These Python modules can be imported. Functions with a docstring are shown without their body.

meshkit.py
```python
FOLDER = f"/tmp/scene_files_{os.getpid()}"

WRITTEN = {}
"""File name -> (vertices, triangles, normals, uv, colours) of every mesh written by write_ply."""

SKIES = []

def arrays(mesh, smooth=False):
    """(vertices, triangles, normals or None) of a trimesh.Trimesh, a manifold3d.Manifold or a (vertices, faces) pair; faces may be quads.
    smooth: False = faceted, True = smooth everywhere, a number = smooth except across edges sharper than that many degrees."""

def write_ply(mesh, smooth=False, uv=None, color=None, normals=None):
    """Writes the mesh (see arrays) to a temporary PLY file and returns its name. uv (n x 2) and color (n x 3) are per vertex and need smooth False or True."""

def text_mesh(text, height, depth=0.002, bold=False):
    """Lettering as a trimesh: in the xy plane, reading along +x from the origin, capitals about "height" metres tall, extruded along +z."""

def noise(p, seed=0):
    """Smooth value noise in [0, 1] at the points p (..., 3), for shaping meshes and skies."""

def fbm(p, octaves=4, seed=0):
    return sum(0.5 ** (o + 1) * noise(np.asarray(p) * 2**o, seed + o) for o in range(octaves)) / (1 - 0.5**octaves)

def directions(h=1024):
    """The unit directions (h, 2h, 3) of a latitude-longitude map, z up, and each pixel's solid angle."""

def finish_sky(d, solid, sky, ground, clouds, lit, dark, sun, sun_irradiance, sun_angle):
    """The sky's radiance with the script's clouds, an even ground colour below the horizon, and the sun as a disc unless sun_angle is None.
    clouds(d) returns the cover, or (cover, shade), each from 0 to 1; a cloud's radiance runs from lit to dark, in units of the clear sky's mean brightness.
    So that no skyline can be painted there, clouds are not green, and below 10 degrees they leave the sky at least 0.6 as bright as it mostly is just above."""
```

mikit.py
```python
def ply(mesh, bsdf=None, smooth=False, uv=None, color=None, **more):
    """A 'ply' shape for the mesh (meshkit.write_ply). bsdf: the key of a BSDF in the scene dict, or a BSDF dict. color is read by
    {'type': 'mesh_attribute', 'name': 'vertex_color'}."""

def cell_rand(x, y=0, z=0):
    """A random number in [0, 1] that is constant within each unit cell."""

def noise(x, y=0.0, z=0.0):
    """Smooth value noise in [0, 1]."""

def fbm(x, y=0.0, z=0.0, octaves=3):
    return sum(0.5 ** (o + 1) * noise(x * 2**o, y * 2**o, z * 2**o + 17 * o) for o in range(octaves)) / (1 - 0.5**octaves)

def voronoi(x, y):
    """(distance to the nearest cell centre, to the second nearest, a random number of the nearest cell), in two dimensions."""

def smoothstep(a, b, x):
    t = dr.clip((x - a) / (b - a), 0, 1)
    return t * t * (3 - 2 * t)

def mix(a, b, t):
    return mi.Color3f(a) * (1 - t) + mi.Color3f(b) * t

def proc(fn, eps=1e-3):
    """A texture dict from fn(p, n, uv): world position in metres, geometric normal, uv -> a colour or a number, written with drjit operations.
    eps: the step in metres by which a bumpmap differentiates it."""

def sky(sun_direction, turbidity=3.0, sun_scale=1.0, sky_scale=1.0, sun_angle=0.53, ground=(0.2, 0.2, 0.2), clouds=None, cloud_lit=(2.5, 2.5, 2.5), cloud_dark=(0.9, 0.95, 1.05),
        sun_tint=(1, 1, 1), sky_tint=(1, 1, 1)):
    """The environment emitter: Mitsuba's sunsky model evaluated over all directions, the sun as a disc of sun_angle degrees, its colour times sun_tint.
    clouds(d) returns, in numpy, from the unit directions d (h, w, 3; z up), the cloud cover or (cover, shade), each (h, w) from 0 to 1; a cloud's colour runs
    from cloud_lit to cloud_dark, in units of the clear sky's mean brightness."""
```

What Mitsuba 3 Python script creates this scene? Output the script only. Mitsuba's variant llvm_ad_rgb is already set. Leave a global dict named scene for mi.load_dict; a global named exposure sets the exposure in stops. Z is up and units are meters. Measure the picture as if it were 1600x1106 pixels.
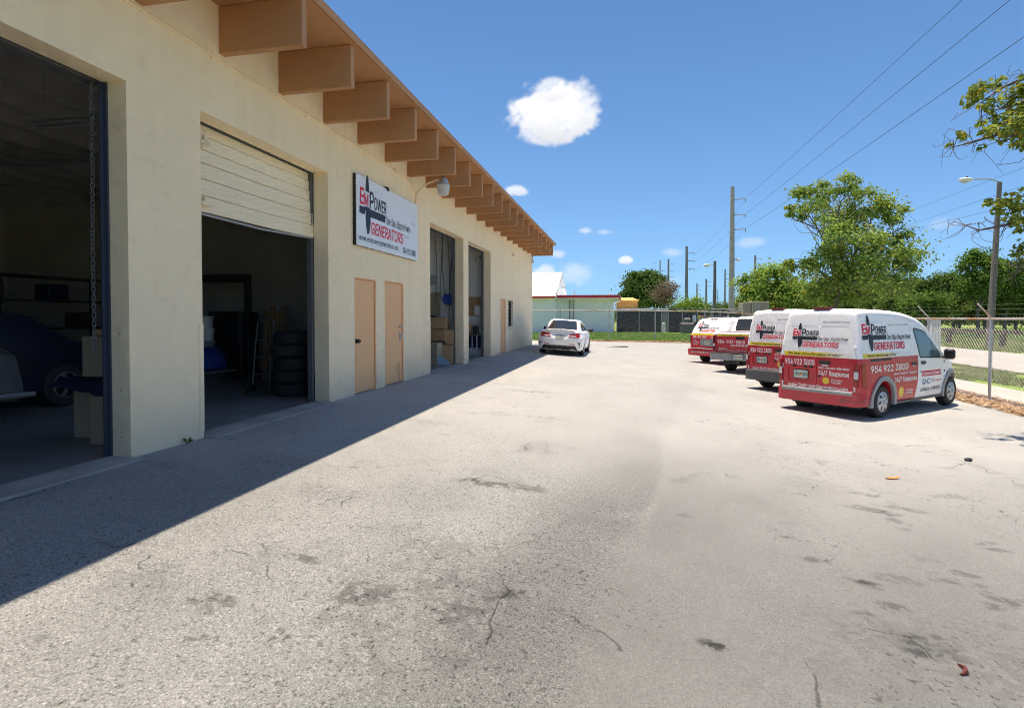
import math, random
import numpy as np, trimesh, mitsuba as mi, mikit, meshkit, drjit as dr
import manifold3d as m3
import shapely.geometry as sg
from shapely import affinity
from scipy.interpolate import PchipInterpolator
from scipy.spatial import cKDTree
from mikit import proc, noise, fbm, voronoi, smoothstep, mix, cell_rand

T4 = mi.ScalarTransform4f
rng = np.random.default_rng(7)
random.seed(7)
scene, labels = {}, {}

# ------------------------------------------------------------------ camera, sky, exposure
F_PX, CX, CY = 870.0, 800.0, 515.0                 # focal length and principal point at 1600 x 1106
YAW, PITCH, EYE = math.atan(180 / 870), math.radians(1.2), 1.35
fw = np.array([-math.sin(YAW) * math.cos(PITCH), math.cos(YAW) * math.cos(PITCH), -math.sin(PITCH)])
rt = np.array([math.cos(YAW), math.sin(YAW), 0.0])
up = np.cross(rt, fw)
CAM = np.array([0.0, 0.0, EYE])
scene['camera'] = {'type': 'perspective', 'fov': math.degrees(2 * math.atan(800 / F_PX)), 'fov_axis': 'x', 'near_clip': 0.05, 'far_clip': 6000.0,
                   'principal_point_offset_x': 0.0, 'principal_point_offset_y': (553.0 - CY) / 1106.0,
                   'to_world': T4().look_at(origin=CAM.tolist(), target=(CAM + fw).tolist(), up=[0, 0, 1])}
SUN = (-0.0913, 0.085, 1.0)
exposure = 2.25


def ray(x, y):
    return fw + rt * (x - CX) / F_PX - up * (y - CY) / F_PX


def at(x, y, depth):
    """The point seen at photo pixel (x, y), depth metres along the camera axis."""
    return CAM + ray(x, y) * depth


CLOUDS = [  # azimuth from +y to the right, elevation, half width, half height, strength (degrees)
]
for (px, py, rx, ry, s) in [(868, 178, 78, 52, 1.15), (842, 205, 40, 28, .75), (905, 165, 38, 42, .8), (860, 140, 35, 22, .7), (806, 299, 21, 10, .72), (915, 361, 13, 6, .55), (977, 407, 12, 7, .8), (850, 440, 26, 30, .62),
                            (873, 397, 14, 8, .5), (946, 363, 16, 5, .35), (1172, 380, 26, 10, .3), (900, 430, 40, 22, .38), (1050, 395, 20, 9, .35), (1010, 440, 60, 12, .25), (1290, 300, 30, 7, .2), (1475, 350, 26, 10, .2)]:
    d = ray(px, py)
    d = d / np.linalg.norm(d)
    az, el = math.degrees(math.atan2(d[0], d[1])), math.degrees(math.asin(d[2]))
    CLOUDS.append((az, el, math.degrees(rx / F_PX) * .95, math.degrees(ry / F_PX) * .95, s))
for k in range(46):                                   # the rest of the fair-weather sky
    a = rng.uniform(35, 320)
    e = rng.uniform(3, 34)
    w = rng.uniform(2, 7) * (0.4 + e / 30)
    CLOUDS.append((a, e, w, w * rng.uniform(.35, .6), rng.uniform(.3, 1.0)))


def clouds(d):
    az, el = np.degrees(np.arctan2(d[..., 0], d[..., 1])), np.degrees(np.arcsin(np.clip(d[..., 2], -1, 1)))
    cover, shade = np.zeros(az.shape), np.zeros(az.shape)
    n1 = .6 * meshkit.fbm(d * 30.0, 5, 3) + .4 * meshkit.fbm(d * 70.0, 4, 5)
    n2 = meshkit.fbm(d * 120.0, 3, 9)
    for (a, e, rx, ry, s) in CLOUDS:
        da = (az - a + 180) % 360 - 180
        u, v = da * np.cos(np.radians(e)) / rx, (el - e) / ry
        r = u * u + v * v * np.where(v < 0, 1.25, 1.0)
        m = r < 6
        f = (1.0 - r[m]) + 2.0 * (n1[m] - .5) + .5 * (n2[m] - .5)
        soft = .62 if s > .6 else 1.1
        c = np.clip(f / soft, 0, 1)
        c = c * c * (3 - 2 * c) * min(s, 1)
        cover[m] = np.maximum(cover[m], c)
        shade[m] = np.maximum(shade[m], c * np.clip(.12 - .5 * v[m] + .9 * (n1[m] - .5), 0, .8))
    return cover, shade


scene['sky'] = mikit.sky(SUN, turbidity=2.6, clouds=clouds, cloud_lit=(2.9, 2.9, 2.95), cloud_dark=(1.7, 1.8, 1.95), ground=(.25, .24, .2), sky_tint=(.74, .98, 1.20), sky_scale=.72, sun_scale=1.0)


# ------------------------------------------------------------------ helpers: keys, things, parts
used = {}


def numbered(name):
    n = used.get(name, -1) + 1
    used[name] = n
    return name if n == 0 else f"{name}_{n:03d}"


def to_ply(mesh, mat, smooth=30, uvf=None, col=None):
    if uvf is not None:
        m = trimesh.graph.smooth_shade(mesh, angle=math.radians(smooth), facet_minarea=None)
        return mikit.ply(m, mat, smooth=True, uv=uvf(np.asarray(m.vertices)))
    if col is not None:
        return mikit.ply(mesh, mat, smooth=False, color=col)
    return mikit.ply(mesh, mat, smooth=smooth)


class Thing:
    """A top-level thing: its parts' keys start with its own key and two underscores."""

    def __init__(self, name, label, cat=None, group=None, kind=None, T=None):
        self.key, self.T, self.names = numbered(name), T, {}
        e = {'label': label}
        if cat: e['category'] = cat
        if group: e['group'] = group
        if kind: e['kind'] = kind
        labels[self.key] = e

    def add(self, name, mesh, mat, parent=None, smooth=30, uvf=None, col=None, label=None, kind=None, ply=None):
        base = (parent + '__' if parent else '') + name
        n = self.names.get(base, -1) + 1
        self.names[base] = n
        path = base if n == 0 else f"{base}_{n:03d}"
        d = ply if ply is not None else to_ply(mesh, mat, smooth, uvf, col)
        if self.T is not None:
            d = {**d, 'to_world': self.T}
        k = self.key + '__' + path
        scene[k] = d
        if label or kind:
            labels[k] = {}
            if label: labels[k]['label'] = label
            if kind: labels[k]['kind'] = kind
        return path


def solo(name, mesh, mat, label, cat=None, group=None, kind=None, smooth=30, uvf=None, col=None):
    k = numbered(name)
    scene[k] = to_ply(mesh, mat, smooth, uvf, col)
    labels[k] = {'label': label}
    if cat: labels[k]['category'] = cat
    if group: labels[k]['group'] = group
    if kind: labels[k]['kind'] = kind
    return k


# ------------------------------------------------------------------ helpers: meshes
def cat(ms):
    return trimesh.util.concatenate([m for m in ms if m is not None])


def box(x0, x1, y0, y1, z0, z1, ch=0.0):
    if ch:
        a, b = np.array([x0, y0, z0], float), np.array([x1, y1, z1], float)
        ch = min(ch, .45 * (b - a).min())
        pts = []
        for i in range(8):
            c = np.where([(i >> k) & 1 for k in range(3)], b, a)
            s = np.where([(i >> k) & 1 for k in range(3)], -1, 1) * ch
            for k in range(3):
                q = c + s
                q[k] = c[k]
                pts.append(q)
        return trimesh.convex.convex_hull(np.array(pts))
    m = trimesh.creation.box(extents=(x1 - x0, y1 - y0, z1 - z0))
    m.apply_translation(((x0 + x1) / 2, (y0 + y1) / 2, (z0 + z1) / 2))
    return m


def rot(m, axis, deg, about=(0, 0, 0)):
    m = m.copy()
    m.apply_transform(trimesh.transformations.rotation_matrix(math.radians(deg), axis, about))
    return m


def move(m, x=0, y=0, z=0):
    m = m.copy()
    m.apply_translation((x, y, z))
    return m


def tube(pts, r, sides=6, caps=True):
    """A tube through the points; r is one radius or one per point."""
    P = np.asarray(pts, float)
    r = np.broadcast_to(r, len(P))
    t = np.gradient(P, axis=0)
    t /= np.linalg.norm(t, axis=1, keepdims=True) + 1e-12
    ref = np.array([0, 0, 1.0]) if abs(t[0, 2]) < .9 else np.array([1.0, 0, 0])
    V = []
    for i in range(len(P)):
        a = np.cross(ref, t[i])
        if np.linalg.norm(a) < 1e-3: a = np.cross([0, 1.0, .3], t[i])
        a /= np.linalg.norm(a)
        b = np.cross(t[i], a)
        ref = np.cross(a, t[i]) * -1
        ang = np.arange(sides) / sides * 2 * np.pi
        V.append(P[i] + r[i] * (np.cos(ang)[:, None] * a + np.sin(ang)[:, None] * b))
    V = np.concatenate(V)
    f = []
    for i in range(len(P) - 1):
        for k in range(sides):
            k2 = (k + 1) % sides
            a, b, c, d = i * sides + k, i * sides + k2, (i + 1) * sides + k2, (i + 1) * sides + k
            f += [(a, b, c), (a, c, d)]
    if caps:
        n = len(V)
        V = np.vstack([V, P[0], P[-1]])
        for k in range(sides):
            k2 = (k + 1) % sides
            f += [(n, k2, k), (n + 1, (len(P) - 1) * sides + k, (len(P) - 1) * sides + k2)]
    return trimesh.Trimesh(V, np.array(f), process=False)


def lathe(profile, n=24):
    return trimesh.creation.revolve(np.array(profile, float), sections=n)


def man(m):
    return m3.Manifold(m3.Mesh(vert_properties=np.asarray(m.vertices, np.float32), tri_verts=np.asarray(m.faces, np.uint32)))


def tri(M):
    q = M.to_mesh()
    return trimesh.Trimesh(np.array(q.vert_properties[:, :3], float), np.array(q.tri_verts), process=False)


def sheet_fn(xs, ys, zf):
    X, Y = np.meshgrid(xs, ys)
    V = np.column_stack([X.ravel(), Y.ravel(), zf(X.ravel(), Y.ravel())])
    n, m = len(xs), len(ys)
    i, j = np.meshgrid(np.arange(n - 1), np.arange(m - 1))
    a = (j * n + i).ravel()
    return trimesh.Trimesh(V, np.vstack([np.column_stack([a, a + 1, a + n + 1]), np.column_stack([a, a + n + 1, a + n])]), process=False)


def slab(poly, t, edge=0.0):
    """The polygon of the xy plane extruded t along z (manifold, refined to edge)."""
    polys = getattr(poly, 'geoms', [poly])
    cont = []
    for g in polys:
        cont.append(np.array(g.exterior.coords)[:-1])
        cont += [np.array(r.coords)[:-1] for r in g.interiors]
    M = m3.CrossSection(cont, m3.FillRule.EvenOdd).extrude(t)
    if edge: M = M.refine_to_length(edge)
    return tri(M)


def rrect(x0, x1, y0, y1, r):
    return sg.box(x0 + r, y0 + r, x1 - r, y1 - r).buffer(r, quad_segs=4)


def mapped(mesh, f, off=0.0):
    """Lays a mesh of the (u, v, w) plane on a surface f(u, v, w)."""
    m = mesh.copy()
    v = np.asarray(m.vertices)
    m.vertices = f(v[:, 0], v[:, 1], v[:, 2] + off)
    return m


_texts = {}


def text(s, h, width=None, bold=False, shear=0.0, d=.002):
    """Lettering in the uv plane, lower left at the origin; width squeezes it to that length."""
    if (s, bold) not in _texts:
        m = meshkit.text_mesh(s, 1.0, 1.0, bold)
        m.apply_translation((-m.bounds[0, 0], 0, 0))
        _texts[s, bold] = m
    m = _texts[s, bold].copy()
    w0 = m.bounds[1, 0]
    k = h if width is None else width / w0
    v = np.array(m.vertices)
    v = np.column_stack([v[:, 0] * k + v[:, 1] * h * shear, v[:, 1] * h, v[:, 2] * d])
    m.vertices = v
    return m


# ------------------------------------------------------------------ materials
def mat(name, color, rough=.6, metallic=0.0, clear=0.0, spec=.5, two=True, bump=None, bscale=.002, **more):
    c = {'type': 'rgb', 'value': list(color)} if isinstance(color, (tuple, list)) else color
    b = {'type': 'principled', 'base_color': c, 'roughness': rough, 'metallic': metallic, 'specular': spec, **more}
    if clear: b |= {'clearcoat': clear, 'clearcoat_gloss': .95}
    if bump is not None: b = {'type': 'bumpmap', 'height': bump, 'scale': bscale, 'bsdf': b}
    scene[name] = {'type': 'twosided', 'bsdf': b} if two else b


def gray_var(base, amt=.15, scale=6.0, tint=(1, 1, 1)):
    base = np.array(base)

    def fn(p, n, uv):
        k = 1 + amt * 2 * (fbm(p.x * scale, p.y * scale, p.z * scale, 4) - .5)
        return mi.Color3f(*base.tolist()) * k
    return proc(fn)


# --- ground heights: the yard falls away from the building into a swale along the fence
_gx = PchipInterpolator([-3000, -6, -4.67, -3.1, -2.5, 0, 3, 4.5, 7, 12, 3000], [0, 0, 0, -.085, -.125, -.265, -.42, -.475, -.5, -.5, -.5])


def ss(a, b, x):
    t = np.clip((np.asarray(x, float) - a) / (b - a), 0, 1)
    return t * t * (3 - 2 * t)


def gz(x, y):
    x, y = np.asarray(x, float), np.asarray(y, float)
    return _gx(x) * (1 - .85 * ss(24, 34, y) * (1 - ss(3, 12, x)))


def gp(px, py):
    """The point of the yard seen at a photo pixel."""
    r, z = ray(px, py), -.2
    for _ in range(12):
        P = CAM + r * ((z - EYE) / r[2])
        z = float(gz(P[0], P[1]))
    return P


CRACKS = [[(737, 753), (748, 744), (760, 741), (775, 746), (790, 749), (806, 752)], [(820, 704), (826, 694), (838, 689), (851, 691), (857, 698), (853, 706)],
          [(203, 921), (204, 898), (222, 896), (240, 903), (259, 911), (246, 921), (226, 923)], [(216, 885), (232, 876), (241, 862)], [(511, 784), (522, 779), (538, 776), (546, 778), (536, 788)], [(560, 817), (570, 820), (581, 823)],
          [(826, 960), (846, 955), (870, 953), (895, 964), (925, 980), (960, 1010)], [(1065, 751), (1078, 742), (1100, 739), (1130, 740), (1138, 747)], [(1268, 1035), (1276, 1060), (1287, 1082), (1297, 1108)],
          [(1340, 975), (1385, 985), (1410, 992), (1450, 1015), (1475, 1035)], [(795, 905), (787, 940), (770, 975), (745, 1005)], [(411, 845), (420, 870), (421, 905)], [(365, 855), (385, 866), (410, 868), (420, 852)],
          [(1475, 730), (1512, 722), (1560, 742), (1600, 760)], [(190, 712), (215, 718), (250, 722), (262, 728)], [(0, 783), (60, 768), (120, 748), (180, 722)], [(180, 722), (215, 713), (330, 682), (400, 660), (510, 631)],
          ]
SEGS = []
for c in CRACKS:
    q = [gp(*p)[:2] for p in c]
    SEGS += list(zip(q[:-1], q[1:]))
BLOBS = []   # px, py, rx, ry (metres), depth of the stain
for (px, py, rx, ry, s) in [(782, 757, .42, .13, .62), (760, 752, .2, .1, .3), (775, 646, .38, .18, .3), (808, 647, .35, .10, .33), (848, 652, .45, .10, .3), (735, 645, .25, .15, .22), (665, 659, .3, .14, .3), (820, 611, .5, .14, .33), (850, 612, .5, .12, .3),
                            (600, 880, .8, .6, .14), (575, 922, .16, .16, .28), (716, 925, .22, .22, .2), (785, 925, .10, .10, .5), (800, 860, .7, 1.2, .10), (700, 900, .9, .7, .14), (600, 985, .5, .35, .16), (760, 985, .3, .3, .16), (520, 770, .35, .22, .24),
                            (1490, 777, .24, .12, .42), (1510, 776, .3, .12, .2), (1360, 795, .28, .07, .45), (1380, 800, .2, .06, .45), (1415, 797, .2, .06, .45), (1400, 792, .18, .06, .38), (1357, 774, .14, .05, .34), (1415, 828, .09, .06, .4), (1405, 815, .09, .05, .35),
                            (1236, 841, .1, .07, .5), (1271, 872, .08, .05, .45), (1325, 903, .09, .06, .48), (1345, 910, .09, .06, .35), (1380, 943, .1, .06, .45), (1344, 957, .08, .06, .4), (1417, 988, .14, .05, .5), (1430, 1001, .13, .05, .5), (1450, 1018, .16, .06, .5),
                            (1473, 905, .09, .05, .45), (1510, 898, .09, .06, .45), (1543, 920, .08, .05, .4), (1563, 934, .1, .06, .5), (1574, 947, .1, .05, .45), (1548, 851, .1, .05, .4), (1565, 862, .12, .04, .4), (1440, 873, .08, .06, .45), (1400, 905, .16, .06, .3),
                            (1114, 1008, .1, .05, .55), (1136, 1015, .08, .04, .45), (245, 890, .12, .1, .2), (345, 940, .11, .06, .5), (305, 945, .07, .05, .4), (313, 959, .06, .04, .4), (308, 990, .06, .04, .5), (85, 1098, .06, .04, .5), (70, 997, .07, .05, .4), (470, 874, .12, .05, .5),
                            (430, 720, .5, .2, .18), (1010, 690, .5, .6, .06), (1270, 725, .7, .5, .14), (1170, 700, .4, 1.3, .1), (1100, 610, .35, 1.2, .12), (1430, 1030, .6, .5, .22), (1540, 1010, .5, .4, .14), (640, 770, .8, .5, .1), (330, 1000, 1.0, .6, .08), (960, 560, .5, .6, .06),
                            (1190, 1050, .5, .35, .12), (480, 1060, .5, .3, .12), (890, 700, .12, .05, .3), (921, 717, .08, .04, .4), (1075, 805, .07, .04, .35), (400, 735, .3, .1, .25), (190, 905, .3, .2, .12), (730, 600, .6, .25, .2), (745, 585, .4, .2, .2), (690, 590, .5, .25, .15)]:
    P = gp(px, py)
    BLOBS.append((P[0], P[1], rx, ry, s * (.62 if max(rx, ry) < .2 else .45)))


def asphalt(p, n, uv):
    x, y = p.x, p.y
    big = fbm(x * .35 + 3, y * .22, 0, 4)
    mid = fbm(x * 1.7, y * 1.3, 2.0, 4)
    grain = noise(x * 165, y * 165) * .6 + noise(x * 310, y * 310, 4) * .4
    stone = noise(x * 130 + 9, y * 130, 7)
    worn = smoothstep(3.2, 9.0, y) * (.65 + .35 * smoothstep(-4.4, -2.0, x))       # the traffic has polished the far end pale
    lane = x - (-.62 + .155 * y) + .5 * (fbm(x * .9, y * .5, 8, 3) - .5)             # edge between an old rough pour (left) and a smoother one
    rough = 1 - smoothstep(-.12, .12, lane)
    band = rough * smoothstep(-1.15, -.25, lane) * (1 - .8 * smoothstep(4.5, 9.0, y)) * smoothstep(.28, .6, mid + .25 * rough)
    base = .158 + .136 * worn + .045 * (big - .5) + .06 * (mid - .5) + .072 * rough * (1 - worn) - .082 * band
    near = (1 - .80 * worn) * (.36 + .60 * rough)
    base = base * (1 + near * (.80 * (grain - .5) - .36 * smoothstep(.68, .82, stone) + .48 * smoothstep(.74, .86, 1 - stone)))
    wob = fbm(x * 5.0, y * 5.0, 5.0, 3)
    wx, wy = x + .10 * (noise(x * 9, y * 9, 1) - .5), y + .10 * (noise(x * 9, y * 9, 2) - .5)
    dark = mi.Float(0)
    for (bx, by, rx, ry, s) in BLOBS:
        q = dr.square((wx - bx) / rx) + dr.square((wy - by) / ry)
        dark = dark + s * (1 - smoothstep(.05, 1.5, q + 1.9 * (wob - .5)))
    pit = fbm(x * 24, y * 24, 6, 3)
    dark = dark * (.30 + 1.0 * smoothstep(.42, .60, pit + .25 * dark)) * (.55 + 1.0 * grain)
    specks = smoothstep(.80, .90, noise(x * 52, y * 52, 9)) * smoothstep(.35, .75, fbm(x * 1.3 + 5, y * 1.3, 4, 3) + .25 * rough) * .42 * (1 - .6 * worn)
    dist = mi.Float(9)
    for a, b in SEGS:
        d0, d1 = b[0] - a[0], b[1] - a[1]
        t = dr.clip(((wx - a[0]) * d0 + (wy - a[1]) * d1) / (d0 * d0 + d1 * d1), 0, 1)
        dist = dr.minimum(dist, dr.square(wx - a[0] - t * d0) + dr.square(wy - a[1] - t * d1))
    dist = dr.sqrt(dist)
    cr = (1 - smoothstep(.004, .017, dist + .018 * (wob - .3) + .008 * (grain - .5))) * .50 * smoothstep(.30, .6, noise(x * 11, y * 11, 8) + .2) + .16 * (1 - smoothstep(.0, .22, dist)) * smoothstep(.4, .7, wob)
    # a fine net of hairline cracks and loose patches
    v1, v2, vr = voronoi(x * .55 + .5 * (wob - .5) + .25 * mid, y * .5 + .5 * mid)
    hair = (1 - smoothstep(.0, .014, v2 - v1)) * smoothstep(.52, .62, fbm(x * .4, y * .35, 9, 3)) * .42
    spots = smoothstep(.86, .93, noise(x * 5.3, y * 5.3, 3)) * smoothstep(.55, .75, big + .15) * .16
    k = base * dr.clip(1 - dark - cr - hair - spots - specks, .16, 1)
    warm = mix((.975, 1.005, 1.01), (1.01, 1.0, .955), dr.clip(big * .7 + .2 * worn, 0, 1))
    return warm * k


def asphalt_bump(p, n, uv):
    return noise(p.x * 110, p.y * 110) * .6 + noise(p.x * 220, p.y * 220, 5) * .4 + 2.0 * fbm(p.x * 2.2, p.y * 2.2, 3, 2)


mat('m_asphalt', proc(asphalt), .82, spec=.35, bump=proc(asphalt_bump, .004), bscale=.0022)


def stucco(p, n, uv):
    a, b = p.x + p.y, p.z
    blot = fbm(a * .9, b * .9, p.x * .4, 4)
    fine = fbm(a * 9, b * 9, 0, 3)
    streak = fbm(a * 3.5, b * .25, 4, 3)
    low = 1 - smoothstep(.05, .75, b + .5 * (fbm(a * 2.3, b * 1.5, 7, 3) - .5))
    v1, v2, vr = voronoi(a * .62 + .5 * (fbm(a * 3, b * 3, 2, 3) - .5), b * .7 + .5 * (fbm(a * 3, b * 3, 6, 3) - .5))
    hair = (1 - smoothstep(.0, .010, v2 - v1)) * smoothstep(.50, .58, fbm(a * .9, b * 1.1, 11, 3))
    scuff = smoothstep(.80, .90, noise(a * 2.9, b * 7.1, 3)) * smoothstep(.5, .8, noise(a * 1.1, b * .8, 8)) + 1.6 * hair + .9 * smoothstep(.86, .92, noise(a * 8.3, b * 11.0, 5))
    drip = smoothstep(.60, .78, noise(a * 7.0, b * .35, 2)) * smoothstep(2.6, 4.3, b)
    c = mix((.91, .765, .535), (.86, .71, .48), blot)
    c = c * (.97 + .06 * fine - .035 * smoothstep(.55, .8, streak) - .05 * scuff - .02 * drip)
    return mix(c, (.50, .43, .33), .30 * low)


def stucco_bump(p, n, uv):
    a = p.y + p.x
    return fbm(a * 14, p.z * 14, p.x * 9, 3) + .5 * noise(a * 60, p.z * 60, 2) + 1.3 * smoothstep(.6, .8, fbm(a * 4, p.z * 5, 3, 3))


mat('m_stucco', proc(stucco), .85, spec=.25, bump=proc(stucco_bump, .004), bscale=.006)


def tan_fn(p, n, uv):
    a = fbm(p.x * 1.5 + p.y, p.y * 1.2, p.z * 4, 4)
    f = fbm(p.x * 4, p.y * 30, p.z * 30, 3)
    w = smoothstep(.56, .74, fbm(p.x * 5, p.y * 5, p.z * 1.6, 4))
    return mix(mix((.51, .265, .125), (.42, .22, .105), a) * (.95 + .10 * f), (.33, .185, .10), .22 * w)


mat('m_tan', proc(tan_fn), .6, spec=.35)
mat('m_tan_door', proc(lambda p, n, uv: mix((.82, .475, .235), (.75, .43, .21), fbm(p.x * 3, p.y * 3, p.z * 1.1, 4)) * (1 - .25 * smoothstep(.72, .85, noise(p.y * 5, p.z * 3, 2)) * smoothstep(1.2, .1, p.z))), .5, spec=.4)
mat('m_slat', proc(lambda p, n, uv: mix((.86, .75, .54), (.77, .66, .46), fbm(p.y * 1.2, p.z * 6, 1, 4)) * (1 - .25 * smoothstep(.7, .85, fbm(p.y * 4, p.z * 3, 3, 3)))), .45, spec=.5)
mat('m_floor', gray_var((.17, .17, .175), .35, 1.2), .45)
mat('m_apron', gray_var((.27, .26, .24), .35, 2.5), .8)
mat('m_inner', gray_var((.52, .50, .47), .2, .7), .85)
mat('m_inner_light', gray_var((.72, .71, .67), .12, .8), .8)
mat('m_ceiling', gray_var((.42, .41, .38), .2, .8), .85)
mat('m_track', (.08, .10, .15), .4, .6)
mat('m_galv', gray_var((.46, .47, .48), .15, 9), .45, .7)
mat('m_rust', proc(lambda p, n, uv: mix((.50, .47, .42), (.42, .24, .12), smoothstep(.45, .7, fbm(p.x * 2, p.y * 2.2, p.z * 2, 3)))), .6, .3)
mat('m_black', (.012, .012, .013), .5)
mat('m_dark', (.03, .03, .033), .55)
mat('m_rubber', gray_var((.022, .022, .023), .3, 14), .75)
mat('m_white', (.80, .80, .80), .4)
mat('m_plastic', gray_var((.10, .105, .11), .1, 5), .55)
mat('m_gray_plastic', gray_var((.30, .31, .32), .1, 5), .5)
mat('m_carwhite', (.88, .885, .89), .28, clear=1.0)
mat('m_carred', (.52, .018, .035), .3, clear=1.0)
mat('m_seam', (.10, .10, .11), .6)
mat('m_seam_red', (.12, .01, .012), .6)
mat('m_chrome', (.75, .75, .76), .15, 1.0)
mat('m_hub', gray_var((.50, .51, .53), .06, 12), .4, .35)
mat('m_glass', (.012, .016, .018), .05, spec=.6, clear=1.0)
mat('m_glass_lite', (.10, .155, .18), .06, spec=.8, clear=1.0)
mat('m_tail', (.30, .004, .009), .12, clear=1.0)
mat('m_taildark', (.12, .004, .008), .12, clear=1.0)
mat('m_lens', (.62, .62, .62), .15, clear=1.0)
mat('m_print_navy', (.012, .016, .028), .5)
mat('m_print_red', (.62, .016, .045), .45)
mat('m_print_white', (.83, .83, .83), .45)
mat('m_print_gray', (.30, .31, .33), .5)
mat('m_print_faint', (.60, .62, .66), .5)
mat('m_print_gold', (.80, .56, .06), .45)
mat('m_print_blue', (.06, .14, .33), .45)
mat('m_print_orange', (.62, .24, .06), .6)
mat('m_print_green', (.08, .22, .17), .5)
mat('m_yellow', proc(lambda p, n, uv: mix((.84, .62, .03), (.80, .80, .80), smoothstep(.45, 1.0, uv.x))), .35, clear=.8)
mat('m_plate', gray_var((.52, .58, .54), .25, 40), .4)
mat('m_oldblue', (.006, .009, .028), .35)
mat('m_signwhite', proc(lambda p, n, uv: mix((.78, .80, .85), (.70, .72, .77), fbm(p.x, p.y * 2, p.z * 2, 3))), .4)
mat('m_cardboard', gray_var((.40, .26, .14), .15, 3), .8)
mat('m_carton_pale', gray_var((.34, .28, .19), .12, 3), .8)
mat('m_blue', (.02, .06, .30), .4)
mat('m_tarp', gray_var((.008, .014, .055), .3, 5), .6)
mat('m_paperblue', (.30, .44, .55), .7)
mat('m_wood', proc(lambda p, n, uv: mix((.40, .26, .14), (.24, .15, .08), fbm(p.x * 14, p.y * 14, p.z * 1.2, 4))), .75)
mat('m_darkwood', proc(lambda p, n, uv: mix((.075, .055, .045), (.035, .027, .024), fbm(p.x * 9, p.y * 9, p.z * 2, 4))), .85)
mat('m_polewood', proc(lambda p, n, uv: mix((.24, .215, .185), (.13, .115, .10), fbm(p.x * 16, p.y * 16, p.z * .8, 4))), .85)
mat('m_poleconcrete', gray_var((.40, .375, .33), .15, 1.5), .8)
mat('m_farpole', gray_var((.27, .265, .26), .1, 1.5), .8)
mat('m_wire', (.03, .03, .035), .6)
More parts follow.
